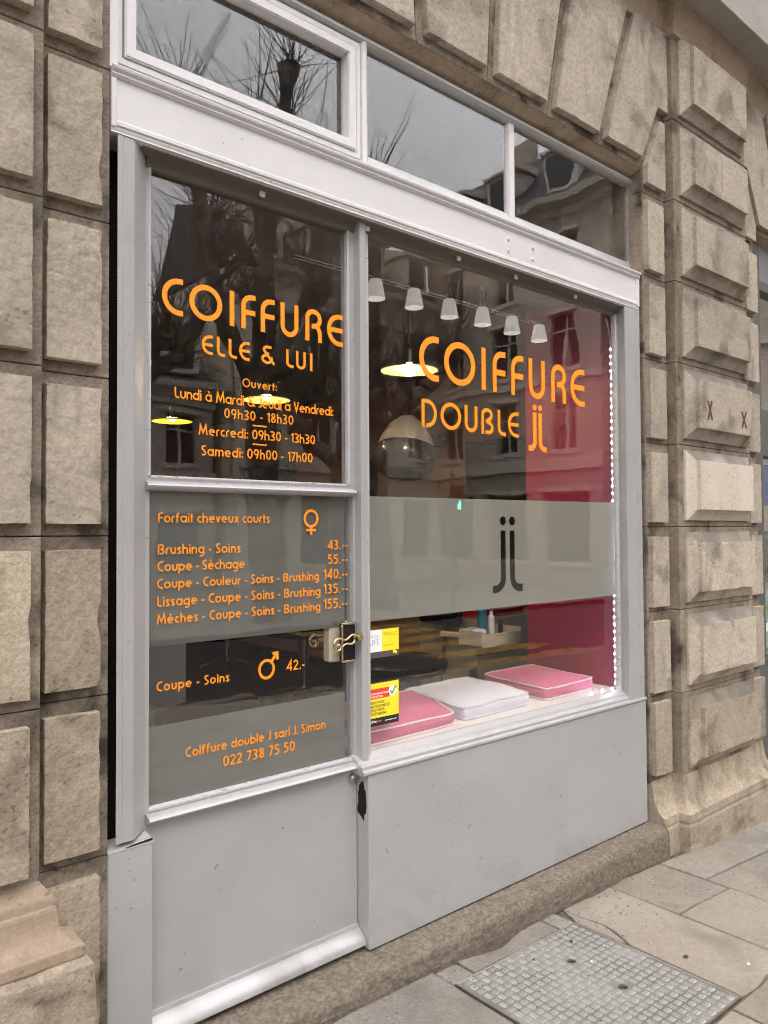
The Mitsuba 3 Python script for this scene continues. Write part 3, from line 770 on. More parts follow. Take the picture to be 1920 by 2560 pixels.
# outer frame: bottom ledge, top moulding, verticals
part('fanlight_frame', [prof_x([(0.0, 2.866), (0.062, 2.882), (0.064, 2.915), (0.08, 2.952), (0.10, 2.952), (0.10, 2.866)], 0.812, 3.545),
                        prof_x([(0.10, 3.352), (0.074, 3.352), (0.060, 3.357), (0.053, 3.366), (0.053, 3.376), (0.060, 3.384), (0.070, 3.387), (0.073, 3.397), (0.10, 3.40)], 0.812, 3.585),
                        ], 'm_silver', smooth=30)
part('fanlight_frame', prof_z([(3.545, 0.075), (3.552, 0.066), (3.578, 0.066), (3.584, 0.075), (3.584, 0.10), (3.545, 0.10)], 2.885, 3.36), 'm_paint_light', smooth=25)
part('fanlight_frame', prof_z([(0.80, 0.01), (0.826, 0.01), (0.83, 0.05), (0.83, 0.10), (0.80, 0.10)], 2.866, 3.39), 'm_paint_light', smooth=25)
part('fanlight_mullion', prof_z([(1.745, 0.085), (1.748, 0.07), (1.755, 0.058), (1.765, 0.055), (1.775, 0.058), (1.782, 0.07), (1.784, 0.085), (1.784, 0.1), (1.745, 0.1)], 2.885, 3.372), 'm_paint_light', smooth=50)
part('fanlight_mullion', prof_z([(2.585, 0.085), (2.590, 0.070), (2.621, 0.068), (2.626, 0.072), (2.626, 0.1), (2.585, 0.1)], 2.885, 3.36), 'm_paint_light', smooth=25)


def frame_ring(x0, x1, z0, z1, w, y0, y1, ch=0.004):
    o = sbox(x0, z0, x1, z1); i_ = sbox(x0 + w, z0 + w, x1 - w, z1 - w)
    return cat_mesh([face_xz(o.difference(i_), y0 + ch, y1), face_xz(o.buffer(-ch, join_style=2).difference(i_.buffer(ch, join_style=2)), y0, y0 + ch)])


part('casement', [frame_ring(0.832, 1.742, 2.912, 3.345, 0.025, 0.055, 0.10), frame_ring(0.861, 1.715, 2.938, 3.318, 0.034, 0.046, 0.094)], 'm_paint_light', label='opening casement of the leftmost top light')
part('pane', pane_mesh(0.885, 1.69, 2.955, 3.30, FY, 0.0003, 1.0), 'm_glass', smooth=True)
part('pane', pane_mesh(1.782, 2.59, 2.95, 3.36, FY, 0.0004, 2.0), 'm_glass', smooth=True)
part('pane', pane_mesh(2.624, 3.55, 2.95, 3.36, FY, 0.0008, 3.0), 'm_glass', smooth=True)
part('fanlight_backing', [bx(0.80, 3.62, 0.55, 0.56, 2.82, 3.369), bx(0.80, 3.62, 0.102, 0.57, 3.37, 3.382), bx(3.60, 3.62, 0.25, 0.55, 2.82, 3.369)], 'm_black')

# stall panel, sill
part('stall_panel', bx(1.716, 3.519, 0.0, 0.075, 0.109, 0.714, 0.004), 'm_paint')
_a = np.linspace(0, 2 * np.pi, 60)[:-1]
_r = 0.62 + 0.9 * meshkit.fbm(np.c_[np.cos(_a) * 2.2, np.sin(_a) * 2.2, 0 * _a], 4, seed=12)
chip = Polygon(np.c_[0.040 + 0.022 * _r * np.cos(_a), 0.612 + 0.060 * _r * np.sin(_a)]).intersection(sbox(0.008, 0.5, 0.068, 0.705)).buffer(0)
_m = ext_poly(chip, 0.0006)
part('panel_chip', trimesh.Trimesh(np.c_[1.7156 - _m.vertices[:, 2], _m.vertices[:, 0], _m.vertices[:, 1]], _m.faces[:, ::-1], process=False), 'm_black', label='bare black patch where the paint has flaked off the panel end')
sill = [(0.075, 0.714), (-0.004, 0.714), (-0.008, 0.719), (-0.006, 0.726), (0.004, 0.732), (0.006, 0.742), (0.016, 0.748), (0.026, 0.750), (0.032, 0.760), (0.045, 0.764), (0.060, 0.770), (0.066, 0.772), (0.075, 0.772)]
part('sill', prof_x(sill, 1.690, 3.515), 'm_silver', smooth=30)
part('window_bead', [bx(1.755, 1.772, 0.052, 0.085, 0.765, 2.65, 0.003), ], 'm_paint_bead')
part('window_bead', bx(3.380, 3.4025, 0.056, 0.085, 0.765, 2.65, 0.003), 'm_paint_bead')
WY = 0.07
wpane = part('window_pane', pane_mesh(1.76, 3.385, 0.766, 2.652, WY, 0.0004, 5.0, 0.025), 'm_glass', smooth=True)

# door
DY = 0.065
GY = 0.085
D = 'shopfront__door'
door_face = sbox(0.905, 0.115, 1.712, 2.672).difference(sbox(0.944, 0.758, 1.703, 1.695)).difference(sbox(0.944, 1.728, 1.690, 2.655))
add(D, face_xz(door_face, DY, DY + 0.045), 'm_paint', label='grey glazed shop door lettered with opening hours and prices')
for q in ((0.938, 0.948, DY - 0.004, DY + 0.02, 1.728, 2.655), (1.682, 1.693, DY - 0.003, DY + 0.02, 1.73, 2.655), (0.948, 1.682, DY - 0.003, DY + 0.02, 1.722, 1.732), (0.94, 1.70, DY - 0.004, DY + 0.02, 0.752, 0.765)):
    add(D + '__bead', bx(*q, 0.003), 'm_paint_bead')
def bead_round(z0, z1, yf, yb, x0, x1):
    zc, r = (z0 + z1) / 2, (z1 - z0) / 2
    pts = [(yb, z0)] + [(yf + (yb - yf) * 0.5 * (1 - math.cos(a)) if False else yb - (yb - yf) * math.cos(a), zc + r * math.sin(a)) for a in np.linspace(-math.pi / 2, math.pi / 2, 9)] + [(yb, z1)]
    return prof_x(pts, x0, x1)
add(D + '__mid_rail', bead_round(1.687, 1.716, 0.040, DY + 0.01, 0.930, 1.704), 'm_silver', smooth=40)
add(D + '__lower_rail', bead_round(0.722, 0.752, 0.030, DY + 0.01, 0.932, 1.712), 'm_silver', smooth=40)
add(D + '__weather_bar', [prof_x([(DY + .01, 0.119), (0.020, 0.122), (0.014, 0.128), (0.016, 0.139), (0.026, 0.152), (0.042, 0.165), (0.055, 0.172), (0.058, 0.184), (DY + .01, 0.186)], 0.935, 1.7135)], 'm_silver', smooth=40)
add(D + '__pane', pane_mesh(0.94, 1.692, 1.726, 2.658, GY, 0.00035, 7.0), 'm_glass', smooth=True)
add(D + '__pane', pane_mesh(0.94, 1.706, 0.756, 1.697, GY, 0.0005, 8.0), 'm_glass', smooth=True)
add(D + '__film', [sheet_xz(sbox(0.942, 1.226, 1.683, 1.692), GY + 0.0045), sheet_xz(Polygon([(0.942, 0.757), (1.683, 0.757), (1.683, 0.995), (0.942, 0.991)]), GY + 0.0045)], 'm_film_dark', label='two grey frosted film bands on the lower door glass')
# lock, handle
add(D + '__cylinder_lock', [tube([(1.702, 0.052, 0.695), (1.702, 0.058, 0.695), (1.702, 0.067, 0.695)], [0.017, 0.0185, 0.0185], 20), tube([(1.702, 0.047, 0.695), (1.702, 0.053, 0.695)], [0.009, 0.0095], 16), bx(1.7005, 1.7035, 0.0462, 0.05, 0.689, 0.701)], 'm_steel', smooth=40) if False else add(D + '__cylinder_lock', [tube([(1.692, 0.052, 0.695), (1.692, 0.058, 0.695), (1.692, 0.067, 0.695)], [0.016, 0.018, 0.018], 20), tube([(1.692, 0.047, 0.695), (1.692, 0.053, 0.695)], [0.009, 0.0095], 16)], 'm_steel', smooth=40)
add(D + '__keyway', bx(1.6907, 1.6935, 0.0462, 0.05, 0.689, 0.700), 'm_black')
add(D + '__lock_plate', [bx(1.640, 1.700, 0.050, 0.068, 1.108, 1.242, 0.003)], 'm_black')
add(D + '__plate_edge', [bx(1.638, 1.702, 0.044, 0.056, 1.236, 1.244, 0.002), bx(1.638, 1.702, 0.044, 0.056, 1.106, 1.113, 0.002), bx(1.637, 1.643, 0.045, 0.056, 1.113, 1.236, 0.002)], 'm_brass')
add(D + '__lock_case', bx(1.618, 1.700, 0.092, 0.135, 1.103, 1.245, 0.006), 'm_beige_plastic', smooth=30)


def scroll_handle(ox, oy, oz, s=1.0):
    up_ = [(-0.010, 0.006), (-0.022, 0.011), (-0.036, 0.009), (-0.05, 0.0), (-0.064, -0.003), (-0.078, 0.001), (-0.090, 0.0035), (-0.102, -0.001), (-0.109, -0.012), (-0.108, -0.026), (-0.100, -0.036), (-0.089, -0.038), (-0.081, -0.030), (-0.082, -0.021), (-0.089, -0.017), (-0.094, -0.022)]
    lo_ = [(-0.022, 0.009), (-0.020, 0.0), (-0.022, -0.013), (-0.032, -0.019), (-0.046, -0.018), (-0.058, -0.018), (-0.068, -0.022), (-0.073, -0.030)]
    def sm(pts, r0, r1):
        p = np.array(pts); t = np.arange(len(p)); tt = np.linspace(0, len(p) - 1, len(p) * 5)
        from scipy.interpolate import CubicSpline
        q = CubicSpline(t, p)(tt)
        rr = np.interp(tt, [0, len(p) * .5, len(p) - 1], [r0, max(r0, r1), r1 * .8])
        return tube(np.c_[ox + s * q[:, 0], np.full(len(q), oy), oz + s * q[:, 1]], rr, 10)
    return [sm(up_, 0.0042, 0.0040), sm(lo_, 0.0042, 0.0022), tube([(ox, oy - 0.010, oz), (ox, oy - 0.009, oz), (ox, oy - 0.006, oz)], [0.003, 0.0085, 0.0095], 16), tube([(ox, oy - 0.007, oz), (ox, oy + 0.010, oz), (ox, oy + 0.028, oz)], [0.0125, 0.012, 0.0105], 18)]


add(D + '__handle', scroll_handle(1.692, 0.020, 1.193), 'm_brass', smooth=40, label='brass scroll lever handle on the outside')
add(D + '__inner_handle', scroll_handle(1.692, 0.166, 1.193), 'm_brass', smooth=40, label='matching brass handle seen through the glass')

# ---------------------------------------------------------------- lettering: a geometric monoline alphabet
def glyph(ch, t):
    h = t / 2
    X = 0.68
    L = []
    if ch in 'ÀàèÈéÉ':
        base = {'à': 'a', 'è': 'e', 'é': 'e'}[ch]
        w, L = glyph(base, t)
        s = -1 if ch in 'àè' else 1
        return w, L + [[(w / 2 - .1 * s, 0.80), (w / 2 + .08 * s, 0.97)]]
    if ch == 'O': return 1.0, [arc(.5, .5, .5 - h, .5 - h, 0, 360, 48)]
    if ch == 'C': return .62, [[(.62, 1 - h)] + arc(.5, .5, .5 - h, .5 - h, 90, 270, 26) + [(.62, h)]]
    if ch == 'E': return .63, [[(.63, 1 - h)] + arc(.47, .5, .47 - h, .5 - h, 90, 270, 26) + [(.63, h)], [(h, .5), (.62, .5)]]
    if ch == 'I': return t, [[(h, 0), (h, 1)]]
    if ch == 'F': return .49, [[(h, 0), (h, .66)] + arc(.36, .66, .36 - h, .34 - h, 180, 90, 12) + [(.49, 1 - h)], [(h, .48), (.48, .48)]]
    if ch == 'U': return .66, [[(h, 1), (h, .33)] + arc(.33, .33, .33 - h, .33 - h, 180, 360, 20) + [(.66 - h, 1)]]
    if ch == 'R': return .63, [[(h, 0), (h, .70)] + arc(.315, .70, .315 - h, .30 - h, 180, -90, 26) + [(.24, .40 + h)], [(.34, .42 + h)] + arc(.34, .22, .29 - h, .20 + h, 88, 0, 12) + [(.63 - h, 0)]]
    if ch == 'L': return .48, [[(h, 1), (h, .28)] + arc(.34, .28, .34 - h, .28 - h, 180, 270, 12) + [(.48, h)]]
    if ch == 'D': return .75, [[(h, 0), (h, 1 - h), (.28, 1 - h)] + arc(.28, .5, .47 - h, .5 - h, 90, -90, 26) + [(.22, h)]]
    if ch == 'B': return .68, [[(h, 0), (h, .72)] + arc(.32, .74, .32 - h, .26 - h, 180, -80, 22), [(.24, .5), (.38, .5)] + arc(.38, .26, .30 - h, .26 - h if .26 - h > 0 else .1, 88, -90, 16) + [(.22, h)]]
    if ch == 'J': return .34, [[(.34 - h, 1), (.34 - h, .18)] + arc(.10, .18, .24 - h, .18 - h, 0, -90, 10) + [(0, h)]]
    if ch == 'M': return .98, [[(h, 0), (.20, 1 - h), (.49, .22), (.78, 1 - h), (.98 - h, 0)]]
    if ch == 'S': return .5, [[(.48, 1 - h), (.25, 1 - h)] + arc(.25, .745, .25 - h, .255 - h, 90, 270, 16) + arc(.25, .255, .25 - h, .255 - h if False else .255 - h, 90, -90, 16) + [(.02, h)]]
    if ch == 'V': return .66, [[(h, 1), (.33, h), (.66 - h, 1)]]
    if ch == '&': return .86, [[(.66, 1 - h), (.36, 1 - h)] + arc(.36, .78, .27 - h, .22 - h, 90, 215, 12) + [(.84, 0.02)], [(.50, .56), (.38, .56)] + arc(.38, .28, .38 - h, .28 - h, 90, 270, 18) + arc(.40, .36, .36 - h, .36 - h, -80, 10, 12)]
    if ch == 'o': return X, [arc(X / 2, X / 2, X / 2 - h, X / 2 - h, 0, 360, 32)]
    if ch == 'c': return .46, [[(.46, X - h)] + arc(X / 2, X / 2, X / 2 - h, X / 2 - h, 90, 270, 20) + [(.46, h)]]
    if ch == 'e': return X, [[(h, .36), (X - h, .36)] + arc(X / 2, X / 2, X / 2 - h, X / 2 - h, 4, 285, 30) + [(.52, h)]]
    if ch == 'a': return X, [arc(X / 2, X / 2, X / 2 - h, X / 2 - h, 0, 360, 32), [(X - h, 0), (X - h, X)]]
    if ch == 'd': return X, [arc(X / 2, X / 2, X / 2 - h, X / 2 - h, 0, 360, 32), [(X - h, 0), (X - h, 1)]]
    if ch == 'b': return X, [arc(X / 2, X / 2, X / 2 - h, X / 2 - h, 0, 360, 32), [(h, 0), (h, 1)]]
    if ch == 'p': return X, [arc(X / 2, X / 2, X / 2 - h, X / 2 - h, 0, 360, 32), [(h, -.3), (h, X)]]
    if ch == 'g': return X, [arc(X / 2, X / 2, X / 2 - h, X / 2 - h, 0, 360, 32), [(X - h, X), (X - h, -.06)] + arc(X / 2, -.06, X / 2 - h, .25 - h, 0, -90, 10) + [(.16, -.31 + h)]]
    if ch in 'hn': return .58, [[(h, 0), (h, 1 if ch == 'h' else X)], [(h, .36)] + arc(.29, .36, .29 - h, .32 - h, 180, 0, 16) + [(.58 - h, 0)]]
    if ch == 'm': return .94, [[(h, 0), (h, X)], [(h, .40)] + arc(.255, .40, .255 - h, .28 - h, 180, 0, 14) + [(.51 - h, 0)], [(.51 - h, .40)] + arc(.725 - h, .40, .215, .28 - h, 180, 0, 14) + [(.94 - h, 0)]]
    if ch == 'u': return .58, [[(h, X), (h, .30)] + arc(.29, .30, .29 - h, .30 - h, 180, 360, 16) + [(.58 - h, X)]]
    if ch == 'r': return .36, [[(h, 0), (h, .38)] + arc(.30, .38, .30 - h, .30 - h, 180, 90, 10) + [(.36, X - h)]]
    if ch == 'i': return t, [[(h, 0), (h, X)], 'dot', (h, .87)]
    if ch == 'l': return t, [[(h, 0), (h, 1)]]
    if ch == 's': return .42, [[(.40, X - h), (.21, X - h)] + arc(.20, .505, .20 - h, .175 - h, 90, 270, 12) + arc(.22, .165 + h * 0, .20 - h, .175 - h, 90, -90, 12) + [(.02, h - .01)]]
    if ch == 't': return .34, [[(.15, 0), (.15, .92)], [(0, X - h), (.34, X - h)]]
    if ch == 'f': return .38, [[(.13, 0), (.13, .74)] + arc(.36, .74, .23, .26 - h, 180, 90, 8), [(0, X - h), (.34, X - h)]]
    if ch == 'v': return .56, [[(h, X), (.28, h), (.56 - h, X)]]
    if ch == 'x': return .54, [[(h, X), (.54 - h, 0)], [(.54 - h, X), (h, 0)]]
    if ch == '0': return .62, [arc(.31, .5, .31 - h, .5 - h, 0, 360, 36)]
    if ch == '1': return .30, [[(0, .80), (.30 - h, 1 - h), (.30 - h, 0)]]
    if ch == '2': return .56, [arc(.28, .72, .28 - h, .28 - h, 170, -30, 16) + [(.06, h), (.56, h)]]
    if ch == '3': return .55, [[(.04, 1 - h)] + arc(.27, .755, .26 - h, .245 - h, 90, -90, 14) + [(.18, .51)], [(.2, .51)] + arc(.27, .255, .28 - h, .255 - h, 90, -90, 14) + [(.02, h)]]
    if ch == '4': return .62, [[(.48, 0), (.48, 1 - h), (.05, .27), (.62, .27)]]
    if ch == '5': return .56, [[(.52, 1 - h), (.10, 1 - h), (.08, .60)] + arc(.26, .33, .30 - h, .33 - h, 100, -90, 18) + [(.02, h)]]
    if ch == '7': return .52, [[(0, 1 - h), (.46, 1 - h), (.14, 0)]]
    if ch == '8': return .58, [arc(.29, .745, .245 - h, .255 - h, 0, 360, 26), arc(.29, .26, .29 - h, .26 - h if .26 - h > 0 else .2, 0, 360, 28)]
    if ch == '9': return .60, [arc(.30, .68, .30 - h, .32 - h, 0, 360, 28), [(.60 - h, .68), (.56 - h, .42), (.34, 0)]]
    if ch == ':': return t, ['dot', (h, .1), 'dot', (h, .56)]
    if ch == '.': return t, ['dot', (h, h)]
    if ch == '-': return .30, [[(0, .36), (.30, .36)]]
    raise KeyError(ch)


def glyph_poly(ch, t):
    w, L = glyph(ch, t)
    out, i = [], 0
    while i < len(L):
        if isinstance(L[i], str):
            out.append(Point(L[i + 1]).buffer(t * 0.62)); i += 2
        else:
            out.append(LineString(L[i]).buffer(t / 2, cap_style=2, join_style=1 if ch not in 'MV14' else 2)); i += 1
    return w, unary_union(out)


def text_poly(txt, t, space=0.36, gap=0.13):
    x, parts, n = 0.0, [], 0
    for ch in txt:
        if ch == ' ':
            x += space
            continue
        w, g = glyph_poly(ch, t)
        parts.append((x, g)); x += w + gap
    return x - gap, parts


def letter_line(key, txt, x0, x1, z0, cap, y, t=0.135, bsdf='m_orange', depth=0.0008, label=None):
    """text fitted between x0 and x1 with base line z0 and capital height cap"""
    nat, _ = text_poly(txt, t)
    n = len(txt.replace(' ', '')) - 1
    want = (x1 - x0) / cap
    gap = 0.13 + (want - nat) / max(1, n + 1.5 * txt.count(' '))
    sx = 1.0
    if gap < 0.07:
        gap = 0.07
    nat2, ps = text_poly(txt, t, 0.36 + 1.5 * (gap - 0.13) * (0 if gap == 0.07 else 1), gap)
    sx = want / nat2
    poly = unary_union([affinity.translate(g, x, 0) for x, g in ps])
    poly = affinity.affine_transform(poly, [cap * sx, 0, 0, cap, x0, z0])
    return add(key, face_xz(poly, y - depth, y), bsdf, label=label)


def letters_at(key, spec, z0, cap, y, t, label):
    ms = []
    for ch, xa, xb in spec:
        w, g = glyph_poly(ch, t)
        b = g.bounds
        sx = (xb - xa) / (b[2] - b[0])
        g = affinity.affine_transform(g, [sx, 0, 0, cap, xa - b[0] * sx, z0])
        ms.append(face_xz(g, y - 0.0008, y))
    return add(key, ms, 'm_orange', label=label)


LY = GY - 0.0022
LT_ = D + '__lettering'
letters_at(LT_, [('C', .990, 1.058), ('O', 1.079, 1.192), ('I', 1.219, 1.2352), ('F', 1.261, 1.314), ('F', 1.334, 1.388), ('U', 1.411, 1.483), ('R', 1.512, 1.582), ('E', 1.605, 1.675)], 2.2238, 0.1135, LY, 0.148, 'large orange word COIFFURE on the door')
letters_at(LT_, [('E', 1.121, 1.159), ('L', 1.173, 1.202), ('L', 1.215, 1.245), ('E', 1.253, 1.292), ('&', 1.336, 1.389), ('L', 1.433, 1.463), ('U', 1.473, 1.513), ('I', 1.531, 1.541)], 2.1195, 0.0615, LY, 0.155, 'orange words ELLE & LUI under it')
for txt, x0, x1, z0, cap in (('Ouvert:', 1.265, 1.396, 2.033, .0285), ('Lundi à Mardi & Jeudi à Vendredi:', 1.031, 1.630, 1.9715, .034), ('09h30 - 18h30', 1.199, 1.461, 1.926, .0315), ('Mercredi: 09h30 - 13h30', 1.110, 1.551, 1.866, .0315), ('Samedi: 09h00 - 17h00', 1.120, 1.540, 1.802, .032),
                              ('Forfait cheveux courts', .979, 1.367, 1.5935, .0305), ('Brushing - Soins', .978, 1.257, 1.4985, .0305), ('43.--', 1.605, 1.692, 1.5015, .0325), ('Coupe - Séchage', .977, 1.272, 1.448, .0305), ('55.--', 1.605, 1.691, 1.4505, .0325),
                              ('Coupe - Couleur - Soins - Brushing', .976, 1.565, 1.3965, .0295), ('140.--', 1.586, 1.691, 1.3985, .0335), ('Lissage - Coupe - Soins - Brushing', .976, 1.571, 1.3435, .0300), ('135.--', 1.586, 1.691, 1.347, .0335),
                              ('Mèches - Coupe - Soins - Brushing', .975, 1.570, 1.2915, .0295), ('155.--', 1.586, 1.690, 1.2945, .034), ('42.-', 1.432, 1.504, 1.0985, .034), ('Coupe - Soins', .975, 1.216, 1.0935, .0285), ('Coiffure double J sarl J. Simon', 1.067, 1.590, .883, .0295), ('022 738 75 50', 1.194, 1.463, .8305, .0325)):
    letter_line(LT_, txt, x0, x1, z0, cap, LY, t=0.142)
add(LT_ + '_rule', face_xz(sbox(1.303, 1.9085, 1.356, 1.913), LY - .0008, LY), 'm_orange')
add(LT_ + '_rule', face_xz(sbox(1.303, 1.8475, 1.356, 1.852), LY - .0008, LY), 'm_orange')
fem = Point(1.533, 1.609).buffer(0.032).difference(Point(1.533, 1.609).buffer(0.0225)).union(sbox(1.5285, 1.5535, 1.5375, 1.580)).union(sbox(1.512, 1.5655, 1.554, 1.5735))
fem = affinity.scale(fem, 0.97, 1.0)
add(D + '__female_sign', face_xz(fem, LY - .0008, LY), 'm_orange')
mal = affinity.scale(Point(1.3535, 1.1145).buffer(0.0325).difference(Point(1.3535, 1.1145).buffer(0.0235)), 0.97, 1.02)
mal = mal.union(LineString([(1.372, 1.137), (1.393, 1.163)]).buffer(0.0045, cap_style=2)).union(LineString([(1.376, 1.1625), (1.3945, 1.1645), (1.3955, 1.141)]).buffer(0.0045, cap_style=2, join_style=2))
add(D + '__male_sign', face_xz(mal, LY - .0008, LY), 'm_orange')
# window lettering
WL = WY - 0.0022
letters_at('shopfront__lettering', [('C', 2.036, 2.143), ('O', 2.173, 2.355), ('I', 2.394, 2.419), ('F', 2.464, 2.547), ('F', 2.584, 2.667), ('U', 2.704, 2.818), ('R', 2.866, 2.977), ('E', 3.013, 3.124)], 2.1535, 0.178, WL, 0.142, 'large orange word COIFFURE on the window')
letters_at('shopfront__lettering', [('D', 2.047, 2.129), ('O', 2.15, 2.268), ('U', 2.289, 2.365), ('B', 2.39, 2.465), ('L', 2.493, 2.545), ('E', 2.56, 2.63)], 1.969, 0.110, WL, 0.142, 'orange word DOUBLE on the window')


def jj_poly(xl, xr, z0, z1, zd, w, rd):
    """the two mirrored j of the mark: stems with outward feet and a dot above each"""
    c = (xl + xr) / 2
    H = z1 - z0
    g = 0.113 * H
    out = []
    for s in (-1, 1):
        xi = c + s * g
        path = [(xi, z1), (xi, z0 + 0.24 * H)] + [(xi + s * (0.19 * H) * (1 - math.cos(a)), z0 + 0.24 * H - (0.24 * H - w / 2) * math.sin(a)) for a in np.linspace(0.15, math.pi / 2, 10)] + [(xl if s < 0 else xr, z0 + w / 2)]
        out.append(LineString(path).buffer(w / 2, cap_style=2, join_style=1))
        out.append(Point(xi, zd).buffer(rd))
    return unary_union(out)


JJ1 = jj_poly(2.698, 2.826, 1.917, 2.091, 2.114, 0.0245, 0.0135)
add('shopfront__jj_mark', face_xz(JJ1, WL - .0008, WL), 'm_orange', label='orange jj mark after the word DOUBLE')
JJ2 = jj_poly(2.459, 2.655, 1.300, 1.564, 1.606, 0.032, 0.0195)
film = Polygon([(1.762, 1.2355), (3.384, 1.2415), (3.384, 1.7005), (1.762, 1.692)]).difference(JJ2)
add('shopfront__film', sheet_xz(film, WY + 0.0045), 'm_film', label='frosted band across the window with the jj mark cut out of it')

# LED strip up the right edge of the window and along its foot
led_z = np.arange(0.80, 2.50, 0.0365)
t = thing('light_strip', 'string of small white LED lights up the right edge of the display window', 'light strip')
add('light_strip__tape', [bx(3.394, 3.397, 0.092, 0.099, 0.775, 2.50), tube([(3.396, 0.096, 2.50), (3.394, 0.105, 2.58), (3.385, 0.115, 2.64)], 0.0025, 6)], 'm_white_plastic')
add('light_strip__diode', [bx(3.3895, 3.394, 0.093, 0.098, z - 0.003, z + 0.003) for z in led_z] + [bx(x - 0.003, x + 0.003, 0.113, 0.118, 0.770, 0.774) for x in np.arange(3.22, 3.43, 0.09)], 'm_white_plastic', kind='stuff', emitter={'type': 'area', 'radiance': {'type': 'rgb', 'value': [7.5, 9.2, 13.0]}})

# stickers on the window
def txt(s, h, x, z, y, bold=False, maxw=None):
    m = meshkit.text_mesh(s, h, 0.0004, bold)
    v = np.asarray(m.vertices)
    w = v[:, 0].max()
    sx = 1.0 if maxw is None else maxw / w
    return trimesh.Trimesh(np.c_[x + v[:, 0] * sx, y - v[:, 2], z + v[:, 1]], np.asarray(m.faces), process=False)


SY = WY - 0.0015
st = thing('sticker', 'white and yellow sticker reading LIFE on the window glass, the upper of two', 'sticker')
add(st + '__paper', face_xz(sbox(1.766, 1.124, 1.838, 1.204), SY - .0005, SY), 'm_print_white')
add(st + '__yellow_field', face_xz(sbox(1.838, 1.124, 1.921, 1.204).union(Point(1.897, 1.119).buffer(0.007)).union(Point(1.906, 1.115).buffer(0.006)), SY - .0005, SY), 'm_print_yellow')
add(st + '__dark_strip', face_xz(sbox(1.766, 1.102, 1.921, 1.124).difference(Point(1.897, 1.119).buffer(0.007)).difference(Point(1.906, 1.115).buffer(0.006)), SY - .0005, SY), 'm_print_darkstrip')
add(st + '__print', [txt('LIFE', 0.019, 1.776, 1.150, SY - .0006, maxw=0.048), txt('SKILLS', 0.009, 1.784, 1.176, SY - .0006, maxw=0.036)], 'm_print_greyink')
add(st + '__small_print', [face_xz(sbox(1.843, z, x1, z + .0028), SY - .0009, SY - .0006) for z, x1 in ((1.188, 1.914), (1.1815, 1.908), (1.142, 1.90))], 'm_print_ochre')
st2 = thing('sticker', 'yellow, red and black sticker with a green tick, lower of the two on the window', 'sticker')
add(st2 + '__paper', face_xz(Polygon([(1.768, 0.885), (1.919, 0.885), (1.919, 1.010), (1.775, 1.010), (1.768, 1.003)]), SY - .0005, SY), 'm_print_yellow')
add(st2 + '__black_strip', face_xz(sbox(1.768, 0.856, 1.918, 0.885), SY - .0005, SY), 'm_print_ink')
add(st2 + '__red_field', face_xz(sbox(1.768, 0.954, 1.872, 0.990), SY - .0008, SY - .0005), 'm_print_red')
add(st2 + '__white_disc', face_xz(Point(1.889, 0.975).buffer(0.0195), SY - .0010, SY - .0005), 'm_print_white')
add(st2 + '__tick', face_xz(LineString([(1.877, 0.977), (1.885, 0.964), (1.904, 0.991)]).buffer(0.003, cap_style=2, join_style=2), SY - .0014, SY - .0010), 'm_print_green')
add(st2 + '__white_print', [txt('RECOMMANDATIONS', 0.0062, 1.774, 0.9695, SY - .0009, True, 0.093), txt('DE PROTECTION', 0.0062, 1.774, 0.9585, SY - .0009, True, 0.066), txt('coiffure', 0.008, 1.777, 0.869, SY - .0006, True, 0.034), face_xz(sbox(1.85, 0.869, 1.908, 0.8712), SY - .0008, SY - .0005)], 'm_print_white')
add(st2 + '__pink_print', txt('suisse', 0.008, 1.812, 0.869, SY - .0006, True, 0.022), 'm_print_pinkink')
add(st2 + '__black_print', [txt('NOUS VOUS', 0.0088, 1.776, 0.936, SY - .0006, True, 0.072), txt('PROTÉGEONS ET', 0.0088, 1.776, 0.9225, SY - .0006, True, 0.098), txt('NOUS NOUS', 0.0088, 1.776, 0.909, SY - .0006, True, 0.072), txt('PROTÉGEONS', 0.0088, 1.776, 0.8955, SY - .0006, True, 0.082)], 'm_print_ink')

# ---------------------------------------------------------------- inside the salon
add('stone_building__room_floor', bx(-0.6, 9.5, 0.10, 9.4, 0.05, 0.10), 'm_int_floor')
add('stone_building__room_ceiling', bx(-0.6, 9.5, 0.115, 9.4, 2.98, 3.03), 'm_int_ceiling') if False else add('stone_building__room_ceiling', [bx(-0.6, 9.5, 0.57, 9.4, 3.05, 3.1), bx(0.8, 3.6, 0.12, 0.57, 2.80, 2.82)], 'm_int_ceiling')
add('stone_building__room_wall', [bx(-0.7, 9.6, 9.4, 9.5, 0.05, 3.1), bx(9.5, 9.6, 0.5, 9.4, 0.05, 3.1), bx(-0.7, -0.6, 0.5, 9.4, 0.05, 3.1), bx(4.82, 5.16, 0.9, 0.95, 0.05, 3.1)], 'm_int_wall')
add('stone_building__burgundy_wall', bx(3.452, 3.50, 0.10, 0.69, 0.70, 2.80), 'm_burgundy', label='burgundy side wall of the display window')
add('display_bench', [bx(1.75, 3.452, 0.078, 0.68, 0.728, 0.765, 0.003), bx(1.75, 3.45, 0.62, 0.66, 0.10, 0.727)], 'm_bench', label='pale display shelf behind the window carrying three cushions', cat='shelf')


